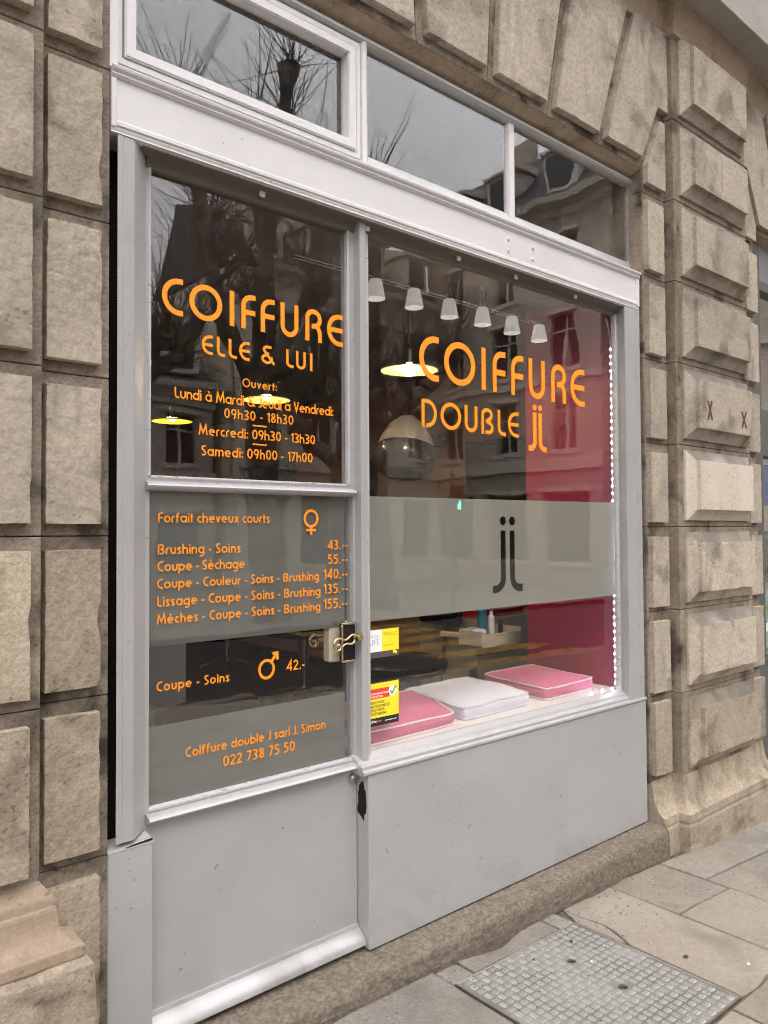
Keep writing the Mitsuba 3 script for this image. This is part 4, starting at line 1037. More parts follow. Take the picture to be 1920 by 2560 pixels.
def cushion(key, c, ex, ey, h, bsdf, label, group=None, pipe='m_piping', seed=0):
    """box cushion with a softly domed top; corner c on the bench, edge vectors ex, ey"""
    n = 36
    k = thing(key, label, 'cushion', group)
    def shell(s):
        u = np.linspace(-1, 1, n)
        U, W = np.meshgrid(u, u, indexing='ij')
        r4 = 0.93
        su = np.sign(U) * (1 - (1 - np.abs(U)) ** 1.0); sw = W
        # rounded-square footprint
        k_ = 1 - 0.045 * (np.abs(U) ** 6) * (np.abs(W) ** 6)
        pu, pw = U * k_, W * k_
        edge = np.maximum(np.abs(U), np.abs(W))
        z = 0.5 * h * (1 - 0.16 * np.clip((edge - 0.86) / 0.14, 0, 1) ** 2) + 0.010 * (1 - U ** 2) * (1 - W ** 2) + 0.016 * (meshkit.fbm(np.stack([U * 1.3 + seed * 5, W * 1.3, U * 0], -1), 3) - 0.5)
        if s < 0:
            z = -0.5 * h * (1 - 0.16 * np.clip((edge - 0.86) / 0.14, 0, 1) ** 2)
        return pu, pw, z
    def P(pu, pw, z):
        return np.asarray(c)[None] + (np.asarray(ex)[None] * (pu.reshape(-1, 1) + 1) / 2) + (np.asarray(ey)[None] * (pw.reshape(-1, 1) + 1) / 2) + np.c_[0 * z.ravel(), 0 * z.ravel(), z.ravel() + h / 2]
    a = P(*shell(1)); b = P(*shell(-1))
    idx = np.arange(n * n).reshape(n, n)
    i, j = np.meshgrid(np.arange(n - 1), np.arange(n - 1), indexing='ij')
    q = (i * n + j).ravel()
    ft = np.vstack([np.c_[q, q + n, q + n + 1], np.c_[q, q + n + 1, q + 1]])
    loop = np.r_[idx[:, 0], idx[-1, 1:], idx[-2::-1, -1], idx[0, -2:0:-1]]
    L = len(loop); kk = np.arange(L); k1 = (kk + 1) % L
    cen = (a.mean(0) + b.mean(0)) / 2
    mid = (a[loop] + b[loop]) / 2
    out = mid - cen; out[:, 2] = 0; out /= np.linalg.norm(out, axis=1, keepdims=True)
    mid = mid + out * (0.004 + 0.010 * meshkit.noise(np.c_[mid[:, 0] * 9, mid[:, 1] * 9, 0 * mid[:, 0] + seed]))[:, None]
    V = np.vstack([a, b, mid]); o = n * n
    side = [np.c_[loop[kk], 2 * o + kk, 2 * o + k1], np.c_[loop[kk], 2 * o + k1, loop[k1]], np.c_[2 * o + kk, o + loop[kk], o + loop[k1]], np.c_[2 * o + kk, o + loop[k1], 2 * o + k1]]
    F = np.vstack([ft, ft[:, ::-1] + o] + [s[:, ::-1] for s in side])
    m = trimesh.Trimesh(V, F, process=False)
    m.fix_normals()
    add(k + '__cover', m, bsdf, smooth=50)
    for src in (a, b):
        ring = src[loop]; ring = np.vstack([ring, ring[:2]])
        ring[:, :2] += np.vstack([out, out[:2]])[:, :2] * 0.002
        add(k + '__piping', tube(ring, 0.0038, 6, caps=False), pipe, smooth=True)


cushion('cushion', (1.80, 0.125, 0.766), (0.50, 0.02, 0), (0.20, 0.46, 0), 0.055, 'm_pink', 'pink cushion with white piping partly behind the yellow sticker', seed=1)
cushion('cushion', (2.365, 0.155, 0.766), (0.46, 0.02, 0), (0.08, 0.47, 0), 0.058, 'm_white_cloth', 'white cushion in the middle of the window shelf', seed=2, pipe='m_white_cloth')
cushion('cushion', (2.925, 0.165, 0.766), (0.42, 0.02, 0), (0.075, 0.46, 0), 0.058, 'm_pink', 'pink cushion with white piping nearest the burgundy wall', seed=3)

# lighting rail with six shades near the glass
def outward(m):
    if m.volume < 0:
        m.invert()
    return m


rl = thing('lighting_rail', 'thin ceiling rail carrying six small white lamp shades behind the window', 'ceiling light')
add(rl + '__rail', [tube([(1.75, 0.50, 2.694), (3.37, 0.50, 2.690)], 0.0045, 8), tube([(1.75, 0.508, 2.684), (3.37, 0.508, 2.680)], 0.003, 6), tube([(1.80, 0.5, 2.69), (1.80, 0.5, 2.80)], 0.004, 6)], 'm_steel', smooth=True)
for i, (x, z) in enumerate(((2.181, 2.636), (2.415, 2.640), (2.647, 2.637), (2.885, 2.641), (3.113, 2.637), (3.339, 2.632))):
    s = add(rl + '__shade', outward(lathe([(0.0, 0.046), (0.024, 0.046), (0.029, 0.040), (0.0445, -0.040), (0.042, -0.041), (0.027, 0.036), (0.0, 0.038)], (x, 0.5, z), 24)), 'm_white_plastic', smooth=35, emitter={'type': 'area', 'radiance': {'type': 'rgb', 'value': [0.028, 0.027, 0.0265]}})
    add(s + '__holder', tube([(x, .5, z + .044), (x, .5, z + .057)], 0.016, 12), 'm_steel', smooth=40)
    if i in (2, 3):
        add(rl + '__cord', [tube([(x - .008, .5, z + .05), (x - .012 + .006 * math.sin(i), .505, z + .11), (x - .004, .5, z + .165)], 0.0018, 5), tube([(x + .008, .5, z + .05), (x + .004, .497, z + .12), (x - .002, .5, z + .165)], 0.0018, 5), tube([(x + .014, .5, z + .05), (x + .016, .5, z + .075)], 0.005, 6), tube([(x - .014, .5, z + .05), (x - .016, .5, z + .075)], 0.005, 6)], 'm_cable', smooth=True)

def down(m):
    if m.face_normals[:, 2].mean() > 0:
        m.invert()
    return m


for i, (x, y) in enumerate(((2.74, 0.89), (2.64, 2.14), (2.58, 3.39))):
    nm = ('disc pendant lamp glowing yellow behind the letter C of the window', 'disc pendant lamp glowing yellow behind the opening hours', 'deepest disc pendant lamp, glowing yellow at the left edge of the door glass')[i]
    p_ = thing('pendant_lamp', nm, 'pendant lamp')
    z = 2.415
    add(p_ + '__shade', lathe([(0.0, 0.034), (0.03, 0.033), (0.05, 0.022), (0.155, 0.004), (0.156, -0.002), (0.150, 0.0), (0.06, 0.013), (0.0, 0.015)], (x, y, z), 40), 'm_lamp_shell', smooth=40)
    add(p_ + '__inner', down(lathe([(0.1495, -0.0008), (0.06, 0.010), (0.0, 0.012)], (x, y, z), 40)), 'm_diffuser', smooth=True, emitter={'type': 'area', 'radiance': {'type': 'rgb', 'value': [(0.20, 0.135, 0.038), (0.17, 0.125, 0.026), (0.15, 0.118, 0.006)][i]}})
    if i == 0:
        add(p_ + '__bulb', trimesh.creation.icosphere(3, 0.036).apply_translation((x, y, z + 0.006)), 'm_diffuser', smooth=True, emitter={'type': 'area', 'radiance': {'type': 'rgb', 'value': [42.0, 32.0, 20.0]}})
    else:
        add(p_ + '__bulb', trimesh.creation.icosphere(3, 0.02).apply_translation((x, y, z + 0.02)), 'm_diffuser', smooth=True, emitter={'type': 'area', 'radiance': {'type': 'rgb', 'value': [110.0, 78.0, 44.0]}})
    add(p_ + '__stem', [tube([(x, y, z + .03), (x, y, z + .11)], 0.016, 12), tube([(x, y, z + .11), (x, y, z + .12)], [0.016, 0.005], 12), tube([(x, y, z + .14), (x, y, 3.05)], 0.003, 6)], 'm_steel', smooth=40)

# hair dryer hood on an arm
hd = thing('dryer_hood', 'beige salon dryer hood with dark visor hanging on a jointed arm', 'hair dryer')
hc = np.array([3.36, 1.6, 2.12])
R_ = trimesh.transformations.rotation_matrix(math.radians(14), (0, 1, 0)) @ trimesh.transformations.rotation_matrix(math.radians(-8), (1, 0, 0))
def placed(m, M, c):
    m = m.copy(); m.apply_transform(M); m.apply_translation(c); return m
add(hd + '__shell', placed(lathe([(0.0, 0.20), (0.06, 0.195), (0.085, 0.17), (0.12, 0.14), (0.165, 0.06), (0.195, -0.03), (0.192, -0.035), (0.16, 0.05), (0.0, 0.15)], (0, 0, 0), 36), R_, hc), 'm_hood', smooth=40)
add(hd + '__visor', placed(lathe([(0.197, -0.02), (0.20, -0.08), (0.19, -0.14), (0.15, -0.19), (0.11, -0.20), (0.108, -0.196), (0.145, -0.185), (0.185, -0.13), (0.193, -0.03)], (0, 0, 0), 36), R_, hc), 'm_visor', smooth=40)
add(hd + '__arm', [tube([hc + [0, 0, .19], hc + [0.02, 0, .28], hc + [0.35, 0.25, 0.50], hc + [0.8, 0.6, 0.55]], 0.016, 10), tube([hc + [0.22, 0.02, 0.05], hc + [0.36, 0.03, 0.06]], [0.05, 0.035], 14)], 'm_visor', smooth=40)

# salon chairs: T-pedestal, seat, back
def chair(key, x, y, ang, label, seat_z=0.55, back=True, sw=0.25):
    k = thing(key, label, 'salon chair', None)
    M = trimesh.transformations.rotation_matrix(ang, (0, 0, 1))
    def pl(m):
        return placed(m, M, (x, y, 0.10))
    seat = bx(-sw, sw, -0.24, 0.24, seat_z - 0.10, seat_z, 0.035)
    seat = seat.subdivide().subdivide(); seat = trimesh.smoothing.filter_laplacian(seat, iterations=3)
    add(k + '__seat', pl(seat), 'm_leather', smooth=True)
    if back:
        bk = bx(-sw, sw, 0.20, 0.27, seat_z + 0.05, seat_z + 0.42, 0.03).subdivide().subdivide()
        bk = trimesh.smoothing.filter_laplacian(bk, iterations=3)
        add(k + '__backrest', pl(bk), 'm_leather', smooth=True)
        for s in (-1, 1):
            add(k + '__armrest', pl(tube([(s * (sw + .02), -0.2, seat_z - .06), (s * (sw + .03), -0.21, seat_z + .12), (s * (sw + .03), -0.17, seat_z + .17), (s * (sw + .03), 0.15, seat_z + .18), (s * (sw + .02), 0.22, seat_z + .05)], 0.016, 8)), 'm_leather', smooth=True)
    add(k + '__column', pl(cat_mesh([tube([(0, 0, 0.06), (0, 0, seat_z - .25)], 0.028, 16), tube([(0, 0, seat_z - .27), (0, 0, seat_z - .2), (0, 0, seat_z - .1)], [0.045, 0.05, 0.06], 16), tube([(0, 0, seat_z - .2), (0.14, -.14, seat_z - .21), (0.24, -0.22, seat_z - .24)], 0.008, 8)])), 'm_chrome', smooth=40)
    for i in range(5):
        a = i * 2 * math.pi / 5 + 0.5
        ca, sa = math.cos(a), math.sin(a)
        add(k + '__foot', pl(tube([(0.02 * ca, 0.02 * sa, 0.085), (0.14 * ca, 0.14 * sa, 0.075), (0.30 * ca, 0.30 * sa, 0.02)], [0.02, 0.016, 0.011], 8)), 'm_chrome', smooth=40)
    return k


chair('salon_chair', 3.95, 3.62, 0.5, 'black salon chair on a chrome star foot seen below the price list', 0.62, True, 0.30)
chair('salon_chair', 4.20, 5.46, 1.2, 'farther black salon chair on a thin chrome column', 0.60, True, 0.27)
# the chair behind the window: cushioned seat and curved tube
k = thing('salon_chair', 'black padded chair with bent tube back close behind the display window', 'salon chair')
cx, cy = 3.33, 1.62
seat = lathe([(0.0, 0.045), (0.2, 0.05), (0.28, 0.03), (0.31, 0.0), (0.29, -0.03), (0.2, -0.045), (0.0, -0.05)], (0, 0, 0), 36)
seat.apply_scale((1.0, 0.85, 1.0)); seat.apply_translation((cx, cy, 0.715))
add(k + '__seat', seat, 'm_leather', smooth=40)
add(k + '__back_tube', tube([(cx - .05, cy - .22, .655), (cx + 0.2, cy - 0.18, .655), (cx + .30, cy - .1, .69), (cx + .325, cy - .06, .76), (cx + .345, cy - .05, 0.86), (cx + .35, cy - .05, 0.98)], 0.012, 10), 'm_leather', smooth=True)
add(k + '__backrest', placed(bx(-0.03, 0.03, -0.2, 0.2, 0, 0.2, 0.025).subdivide(), np.eye(4), (cx + .37, cy + 0.02, 0.93)), 'm_leather', smooth=True)
add(k + '__column', [tube([(cx, cy, 0.15), (cx, cy, 0.67)], 0.03, 14), lathe([(0, 0.14), (0.04, 0.13), (0.24, 0.105), (0.25, 0.10), (0, 0.10)], (cx, cy, 0), 32)], 'm_int_dark', smooth=40)
add('loose_cable', tube([(3.62, 1.65, .58), (3.70, 1.62, .62), (3.66, 1.6, .55), (3.72, 1.62, .52), (3.64, 1.63, .50), (3.69, 1.6, .46), (3.63, 1.62, .44)], 0.006, 6), 'm_rubber', smooth=True, label='black cable hanging in loops beside the padded chair', cat='cable')

# cabinet, red box, tray with bottles
add('cabinet', [bx(3.80, 4.36, 1.405, 1.95, 0.10, 0.975, 0.006)], 'm_beige', label='beige cabinet behind the burgundy wall, under the red box', cat='cabinet')
scene_c = add('cabinet__top_line', bx(3.80, 4.36, 1.4035, 1.406, 0.735, 0.738), 'm_int_dark')
add('red_box', bx(3.83, 4.33, 1.43, 1.9, 0.976, 1.055, 0.006), 'm_redbox', label='flat red box lying on the beige cabinet', cat='box')
add('upper_red_box', bx(3.84, 4.34, 1.44, 1.9, 1.058, 1.09, 0.004), 'm_redbox', label='second red box stacked on the flat red box', cat='box')
add('wall_socket_strip', bx(3.74, 3.80, 1.396, 1.42, 0.50, 0.66, 0.004), 'm_int_dark', label='black strip fixed to the side of the beige cabinet', cat='strip')
def tray_mesh():
    o = [(3.30, 1.0), (3.665, 1.0)]
    t_ = [bx(3.315, 3.655, 0.905, 0.915, 0.895, 0.965, 0.003), bx(3.315, 3.655, 1.085, 1.095, 0.895, 0.985, 0.003), bx(3.31, 3.32, 0.905, 1.095, 0.895, 0.985, 0.003), bx(3.65, 3.66, 0.905, 1.095, 0.895, 0.985, 0.003), bx(3.315, 3.655, 0.905, 1.095, 0.89, 0.9, 0.003)]
    return t_
tr = thing('product_tray', 'cream plastic tray hung on the cabinet, full of hair products', 'tray')
add(tr + '__bin', tray_mesh(), 'm_beige_plastic')
add(tr + '__bracket', bx(3.46, 3.50, 1.095, 1.405, 0.90, 0.93, 0.003), 'm_beige_plastic')
def bottle(key, x, y, z, r, h, bsdf, capb, label, capr=0.5):
    k = thing(key, label, 'bottle')
    add(k + '__body', lathe([(0, 0), (r * .95, 0), (r, 0.006), (r, h * .78), (r * .8, h * .84), (r * capr, h * .87), (r * capr, h * .88), (0, h * .88)], (x, y, z), 20), bsdf, smooth=35)
    add(k + '__cap', lathe([(0, h * .87), (r * capr * 1.05, h * .87), (r * capr * 1.05, h), (0, h)], (x, y, z), 16), capb, smooth=35)
bottle('bottle', 3.445, 1.03, 0.90, 0.028, 0.24, 'm_teal', 'm_teal', 'tall teal bottle standing in the cream tray', 0.9)
bottle('bottle', 3.495, 1.0, 0.90, 0.020, 0.185, 'm_white_plastic', 'm_white_plastic', 'slim white bottle in front of the teal one')
bottle('bottle', 3.60, 1.02, 0.90, 0.015, 0.12, 'm_rubber', 'm_rubber', 'small black bottle at the right end of the tray')
bottle('bottle', 3.55, 1.04, 0.90, 0.017, 0.11, 'm_rubber', 'm_rubber', 'short black bottle between the white one and the tray end')
add('paper_towel', placed(trimesh.creation.icosphere(2, 0.05), np.diag([1.2, .8, .5, 1]), (3.38, 1.0, 0.965)), 'm_white_cloth', smooth=30, label='crumpled white tissue at the left end of the tray', cat='tissue')

# mirrors, reception counter, wall panels
add('stone_building__tan_wall', [bx(5.10, 5.16, 0.96, 9.39, 0.10, 3.04)], 'm_int_wall', label='long tan side wall of the salon')
add('stone_building__skirting', bx(5.085, 5.0995, 0.96, 9.39, 0.10, 0.16, 0.003), 'm_int_dark')


def wall_mirror(y0, y1, z0, z1, label):
    mr = thing('wall_mirror', label, 'mirror')
    o, n_ = sbox(y0, z0, y1, z1), sbox(y0 + .04, z0 + .04, y1 - .04, z1 - .04)
    for poly, xa, xb, nm, mt in ((o.difference(n_), 5.05, 5.099, 'frame', 'm_int_dark'), (n_.buffer(0.003), 5.075, 5.095, 'glass', 'm_mirror')):
        m = ext_poly(poly, xb - xa)
        add(mr + '__' + nm, trimesh.Trimesh(np.c_[m.vertices[:, 2] + xa, m.vertices[:, 0], m.vertices[:, 1]], m.faces, process=False), mt)


wall_mirror(1.72, 2.66, 0.95, 2.36, 'large dark mirror in a black frame below the word DOUBLE')
wall_mirror(5.42, 6.55, 1.0, 2.40, 'black framed mirror on the tan wall, seen low in the upper door glass')
wall_mirror(3.95, 4.35, 1.0, 2.30, 'narrow dark mirror on the tan wall at the right edge of the door glass')
add('stone_building__red_panel', bx(5.06, 5.098, 7.35, 8.2, 0.17, 2.6), 'm_redbox')
ct = thing('reception_counter', 'grey reception counter inside, low at the left of the door glass', 'counter')
add(ct + '__body', hull([(1.02, .85, .80), (1.52, 1.0, .835), (1.02, .85, 1.16), (1.52, 1.0, 1.16), (1.02, 1.3, .80), (1.5, 1.35, .835), (1.02, 1.3, 1.16), (1.5, 1.35, 1.16)]), 'm_counter')
add(ct + '__leg', tube([(1.40, 1.1, 0.10), (1.40, 1.1, 0.84)], 0.028, 14), 'm_steel', smooth=40)

# ---------------------------------------------------------------- metal access cover in the pavement
ac = thing('access_cover', 'square aluminium chequer plate cover set in the pavement slabs', 'access cover')
PX0, PX1, PY0, PY1 = 1.922, 2.596, -0.872, -0.222
def to_ground(m, off=0.0):
    m.vertices[:, 2] += gz(m.vertices[:, 0]) + off
    return m
holes = [(2.345, -0.382), (2.345, -0.592)]
plate = sbox(PX0, PY0, PX1, PY1)
for hx, hy in holes:
    plate = plate.difference(affinity.scale(Point(hx, hy).buffer(0.0165), 1.15, 0.9))
pm = ext_poly(plate.segmentize(0.06), 0.008); pm.vertices[:, 2] -= 0.007
add(ac + '__plate', to_ground(pm), 'm_plate')
add(ac + '__rim', [to_ground(m_) for m_ in (bx(PX0 - .006, PX0 - .001, PY0 - .006, PY1 + .006, -0.008, 0.002, 0.001), bx(PX1 + .001, PX1 + .006, PY0 - .006, PY1 + .006, -0.008, 0.002, 0.001), bx(PX0, PX1, PY0 - .006, PY0 - .001, -0.008, 0.002, 0.001), bx(PX0, PX1, PY1 + .001, PY1 + .006, -0.008, 0.002, 0.001))], 'm_steel')
bars = []
cell = 0.0325
nxc, nyc = int((PX1 - PX0) / cell), int((PY1 - PY0) / cell)
ox, oy = (PX1 - PX0 - nxc * cell) / 2 + PX0, (PY1 - PY0 - nyc * cell) / 2 + PY0
def bar(cx, cy, L, w, hgt, horiz):
    a, b = L / 2, w / 2
    base = [(-a, 0), (-a * .6, -b), (a * .6, -b), (a, 0), (a * .6, b), (-a * .6, b)]
    top = [(-a * .7, 0), (-a * .5, -b * .4), (a * .5, -b * .4), (a * .7, 0), (a * .5, b * .4), (-a * .5, b * .4)]
    V = [(x, y, 0) for x, y in base] + [(x, y, hgt) for x, y in top]
    F = []
    for i in range(6):
        j = (i + 1) % 6
        F += [(i, j, 6 + j), (i, 6 + j, 6 + i)]
    F += [(6, 7, 8), (6, 8, 9), (6, 9, 10), (6, 10, 11)]
    V = np.array(V)
    if not horiz:
        V = np.c_[-V[:, 1], V[:, 0], V[:, 2]]
    V = V + [cx, cy, 0.0009]
    return trimesh.Trimesh(V, F, process=False)
for i in range(nxc):
    for j in range(nyc):
        cx_, cy_ = ox + (i + .5) * cell, oy + (j + .5) * cell
        if any((cx_ - hx) ** 2 + (cy_ - hy) ** 2 < 0.03 ** 2 for hx, hy in holes):
            continue
        hz = (i + j) % 2 == 0
        for q in range(5):
            o = (q - 2) * 0.0056
            L = 0.029 - abs(q - 2) * 0.003
            bars.append(to_ground(bar(cx_ + (0 if hz else o), cy_ + (o if hz else 0), L, 0.0046, 0.0016, hz)))
add(ac + '__tread', bars, 'm_tread', kind='stuff')
add(ac + '__lifting_well', [to_ground(lathe([(0, -0.03), (0.022, -0.03), (0.022, -0.0075)], (hx, hy, 0), 20)) for hx, hy in holes], 'm_black')

# dirt gathered in the angle at the foot of the step
xs = np.linspace(0.9, 3.5, 220)
wd = 0.006 + 0.03 * np.clip(meshkit.fbm(np.c_[xs * 5, 0 * xs, 0 * xs], 4, seed=31) - 0.38, 0, 1) + 0.05 * np.exp(-((xs - 2.2) / 0.13) ** 2)
yb = np.interp(xs, [0.8, 1.7, 2.5, 3.5], [-0.112, -0.111, -0.114, -0.106])
V = np.vstack([np.c_[xs, yb, gz(xs) + 0.008], np.c_[xs, yb - wd, gz(xs) + 0.0012]])
n_ = len(xs); k_ = np.arange(n_ - 1)
add('dirt_seam', trimesh.Trimesh(V, np.vstack([np.c_[k_, k_ + n_, k_ + n_ + 1], np.c_[k_, k_ + n_ + 1, k_ + 1]]), process=False), 'm_dirt', kind='stuff', label='dark dirt gathered along the foot of the granite step')
gr = np.random.default_rng(77)
gm = []
for _ in range(420):
    x_ = gr.uniform(1.4, 4.3); y_ = -0.125 - abs(gr.normal(0, 0.22)); r_ = gr.uniform(0.0012, 0.0035)
    g_ = trimesh.creation.icosphere(0, r_); g_.apply_transform(np.diag([1.3, .9, .6, 1])); g_.apply_translation((x_, y_, gz(x_) + r_ * .5))
    gm.append(g_)
add('grit', gm, 'm_dirt', kind='stuff', label='scattered grit and crumbs on the pavement')

# litter
def leaf(key, x, y, z, s, ang, label):
    c = [(math.cos(a) * (0.6 + 0.4 * abs(math.sin(2.5 * a))), 0.6 * math.sin(a)) for a in np.linspace(0, 2 * math.pi, 18)[:-1]]
    V = [(0, 0, 0.5)] + [(a, b, 0.35 * abs(b) + 0.25 * a * a) for a, b in c]
    F = [(0, 1 + i, 1 + (i + 1) % 17) for i in range(17)]
    V = np.array(V) * s
    V[:, 2] *= 0.6
    m = trimesh.Trimesh(V, F, process=False); m.apply_transform(trimesh.transformations.rotation_matrix(ang, (0, 0, 1))); m.apply_translation((x, y, z))
    add(key, m, 'm_leaf_yellow', label=label, cat='leaf')
leaf('fallen_leaf', 3.655, -0.60, gz(3.655) + 0.003, 0.020, 0.7, 'yellow fallen leaf lying on the pale slabs at the right')
leaf('fallen_leaf', 2.155, -0.098, 0.006, 0.016, 0.2, 'small brown-yellow leaf in the gap at the foot of the step')
for i, (x, y, r, mt) in enumerate(((2.83, -0.80, .006, 'm_gum'), (2.78, -0.90, .007, 'm_gum'), (2.40, -0.43, .006, 'm_gum'), (2.70, -0.63, .011, 'm_gum_dark'), (2.245, -0.29, .006, 'm_gum_dark'), (2.46, -0.30, .007, 'm_gum_dark'))):
    m = lathe([(0, 0.0022), (r * .7, 0.0018), (r, -0.002)], (0, 0, 0), 9)
    m.apply_transform(np.diag([1.2, .9, 1, 1])); m.apply_translation((x, y, gz(x) + (0.0022 if x < 2.6 and y > -.87 else 0.0006)))
    add('gum_spot', m, mt, label=('pale speck of dried gum on the pavement or plate' if mt == 'm_gum' else 'dark flattened gum spot on the pavement or plate'), cat='gum spot', group='pale gum specks' if mt == 'm_gum' else 'dark gum spots')

# ---------------------------------------------------------------- the next shop on the right
ns = thing('neighbouring_shopfront', 'dark framed shop window of the next bay, right of the stone pilaster', 'shopfront')
add(ns + '__header', [bx(4.83, 8.2, 0.06, 0.14, 3.17, 3.44, 0.004)], 'm_grey_panel')
add(ns + '__rail', [bx(4.83, 8.2, 0.05, 0.13, 2.03, 2.34, 0.006), bx(4.83, 8.2, 0.05, 0.13, 0.72, 0.78, 0.006), bx(4.83, 8.2, 0.05, 0.13, 3.10, 3.17, 0.006)], 'm_anthracite')
add(ns + '__post', [bx(4.83, 5.035, 0.05, 0.14, -0.1, 3.44, 0.006), bx(6.5, 6.58, 0.05, 0.14, -0.1, 3.44, 0.006), bx(8.1, 8.2, 0.05, 0.14, -0.1, 3.44, 0.006)], 'm_anthracite')
add(ns + '__stall_panel', bx(5.035, 8.1, 0.055, 0.12, -0.2, 0.72, 0.004), 'm_anthracite')
add(ns + '__pane', [pane_mesh(5.03, 8.1, 2.34, 3.12, 0.09, 0.0008, 21.0, 0.05)], 'm_glass', smooth=True)
add(ns + '__pane', [pane_mesh(5.03, 8.1, 0.76, 2.05, 0.09, 0.0006, 22.0, 0.05)], 'm_glass', smooth=True)
add(ns + '__interior', [bx(5.0, 8.3, 0.75, 0.8, 0, 3.44), bx(4.99, 5.04, 0.13, 0.8, 0, 3.44), bx(5.0, 8.3, 0.14, 0.75, 3.40, 3.42)], 'm_beige')
add(ns + '__poster', bx(5.12, 5.6, 0.11, 0.116, 1.72, 1.99), 'm_blue')
for i, (z0, z1, mt) in enumerate(((0.80, 0.90, 'm_aqua'), (0.90, 0.955, 'm_print_white'), (0.955, 1.03, 'm_aqua'), (1.03, 1.07, 'm_leaf_yellow'), (1.07, 1.16, 'm_aqua'))):
    add(ns + '__stripe', bx(5.04, 8.05, 0.10, 0.106, z0, z1), mt)
add(ns + '__display_unit', [bx(5.05, 5.9, 0.25, 0.6, 1.25, 1.55, 0.05), bx(5.05, 5.9, 0.22, 0.6, 1.20, 1.24)], 'm_int_dark')
add('stone_building__lintel', prof_x([(0.002, 3.419), (0.10, 3.384), (0.22, 3.384), (0.22, 3.6), (0.055, 3.6), (0.055, 3.422)], 4.80, 9.0), 'm_soffit')
for i in range(6):
    xa, xb = 4.822 + 0.39 * i, 4.822 + 0.39 * (i + 1)
    def jn(x, z): return x + (z - 3.455) * 0.365 * (x - 6.19)
    zt = TOPZ + .01
    if i == 0:
        sp = Polygon([(xa + .003, 3.42), (xb, 3.42), (jn(xb, zt), zt), (4.606, zt), (4.606, 3.735), (4.70, 3.735)])
        fp = Polygon([(xa + .036, 3.455), (xb - .033, 3.455), (jn(xb, zt) - .033, zt), (4.606, zt), (4.606, 3.765), (4.70, 3.765)])
    else:
        sp = Polygon([(xa + .002, 3.42), (xb - .002, 3.42), (jn(xb, zt) - .002, zt), (jn(xa, zt) + .002, zt)])
        fp = Polygon([(xa + .033, 3.455), (xb - .033, 3.455), (jn(xb, zt) - .033, zt + .01), (jn(xa, zt) + .033, zt + .01)])
    k = add('stone_building__voussoir', face_xz(sp, 0.0, 0.06), 'm_stone_margin')
    add(k + '__face', face_xz(fp, -0.032, 0.004), 'm_stone')
q = [(4.822, 3.302), (4.606, 3.302), (4.606, 3.732), (4.70, 3.732), (4.822, 3.425)]
k = add('stone_building__springer', face_xz(Polygon(q), 0.0, 0.2), 'm_stone_margin')
add(k + '__face', face_xz(Polygon([(4.806, 3.34), (4.65, 3.34), (4.65, 3.70), (4.68, 3.70), (4.806, 3.44)]), -0.03, 0.004), 'm_stone')

# ---------------------------------------------------------------- across the street (seen in the glass)
def plane_tree(x, y, hgt, seed, label, main=(0.1, 0.0)):
    r = np.random.default_rng(seed)
    k = thing('plane_tree', label, 'tree', None)
    tr, tw = [], []
    fork = hgt * r.uniform(0.42, 0.5)
    lean = r.normal(0, 0.15, 2)
    pts = [np.array([x + lean[0] * s, y + lean[1] * s, -0.2 + (fork + .2) * s]) for s in np.linspace(0, 1, 7)]
    tr.append(tube(pts, np.linspace(0.40, 0.27, 7) * (1 + 0.08 * r.normal(size=7)), 14))
    top = pts[-1]
    heads = []
    nl = 6
    for i in range(nl):
        a = i * 2 * math.pi / nl + r.uniform(-.3, .3)
        out = r.uniform(1.2, 2.4); hh = hgt - fork - r.uniform(1.6, 3.4)
        if i == nl - 1:
            out = main[0]; a = main[1]; hh = hgt - fork
        P = [top - [0, 0, 0.25]]
        for s in (0.25, 0.5, 0.75, 1.0):
            P.append(top + np.array([math.cos(a) * out * (s ** 0.65), math.sin(a) * out * (s ** 0.65), hh * (s ** 1.35)]) + r.normal(0, 0.13, 3))
        P = np.array(P)
        tt = np.linspace(0, 4, 13)
        Q = np.c_[[np.interp(tt, np.arange(5), P[:, c]) for c in range(3)]].T
        rad = np.interp(tt, [0, 4], [0.155, 0.085]) * (1 + 0.26 * r.normal(size=13))
        rad = np.clip(rad, 0.07, 0.32); rad[-1] *= 1.9; rad[-2] *= 1.5
        tr.append(tube(Q, rad, 10))
        heads.append(Q[-1])
        for q in (5, 8, 10):
            d = r.normal(0, 1, 3); d[2] = abs(d[2]) * 0.8; d /= np.linalg.norm(d)
            e = Q[q] + d * r.uniform(0.25, 0.7)
            tr.append(tube([Q[q], (Q[q] + e) / 2 + r.normal(0, .05, 3), e], [0.075, 0.065, 0.12], 8))
            heads.append(e)
    V, F, o = [], [], 0
    for hpt in heads:
        for _ in range(26):
            d = r.normal(0, 1, 3) * [0.55, 0.55, 0.25]; d[2] += r.uniform(0.25, 1.0); d /= np.linalg.norm(d)
            L = r.uniform(0.5, 1.9)
            side = np.cross(d, r.normal(0, 1, 3)); side /= np.linalg.norm(side)
            s2 = np.cross(d, side)
            b0 = r.normal(0, 0.06, 3)
            prev = None
            for s, w in ((0, 0.013), (0.5, 0.009), (1.0, 0.005)):
                c = hpt + b0 + d * L * s + side * 0.10 * L * s * s + np.array([0, 0, 0.14 * L * s * s])
                ring = [c + w * (math.cos(q) * side + math.sin(q) * s2) for q in (0, 2.09, 4.19)]
                V += ring
                if prev is not None:
                    for q in range(3):
                        F += [(prev + q, prev + (q + 1) % 3, o + (q + 1) % 3), (prev + q, o + (q + 1) % 3, o + q)]
                prev = o; o += 3
    add(k + '__trunk', tr, 'm_bark', smooth=60)
    add(k + '__twigs', trimesh.Trimesh(np.array(V), np.array(F), process=False), 'm_twig', kind='stuff')


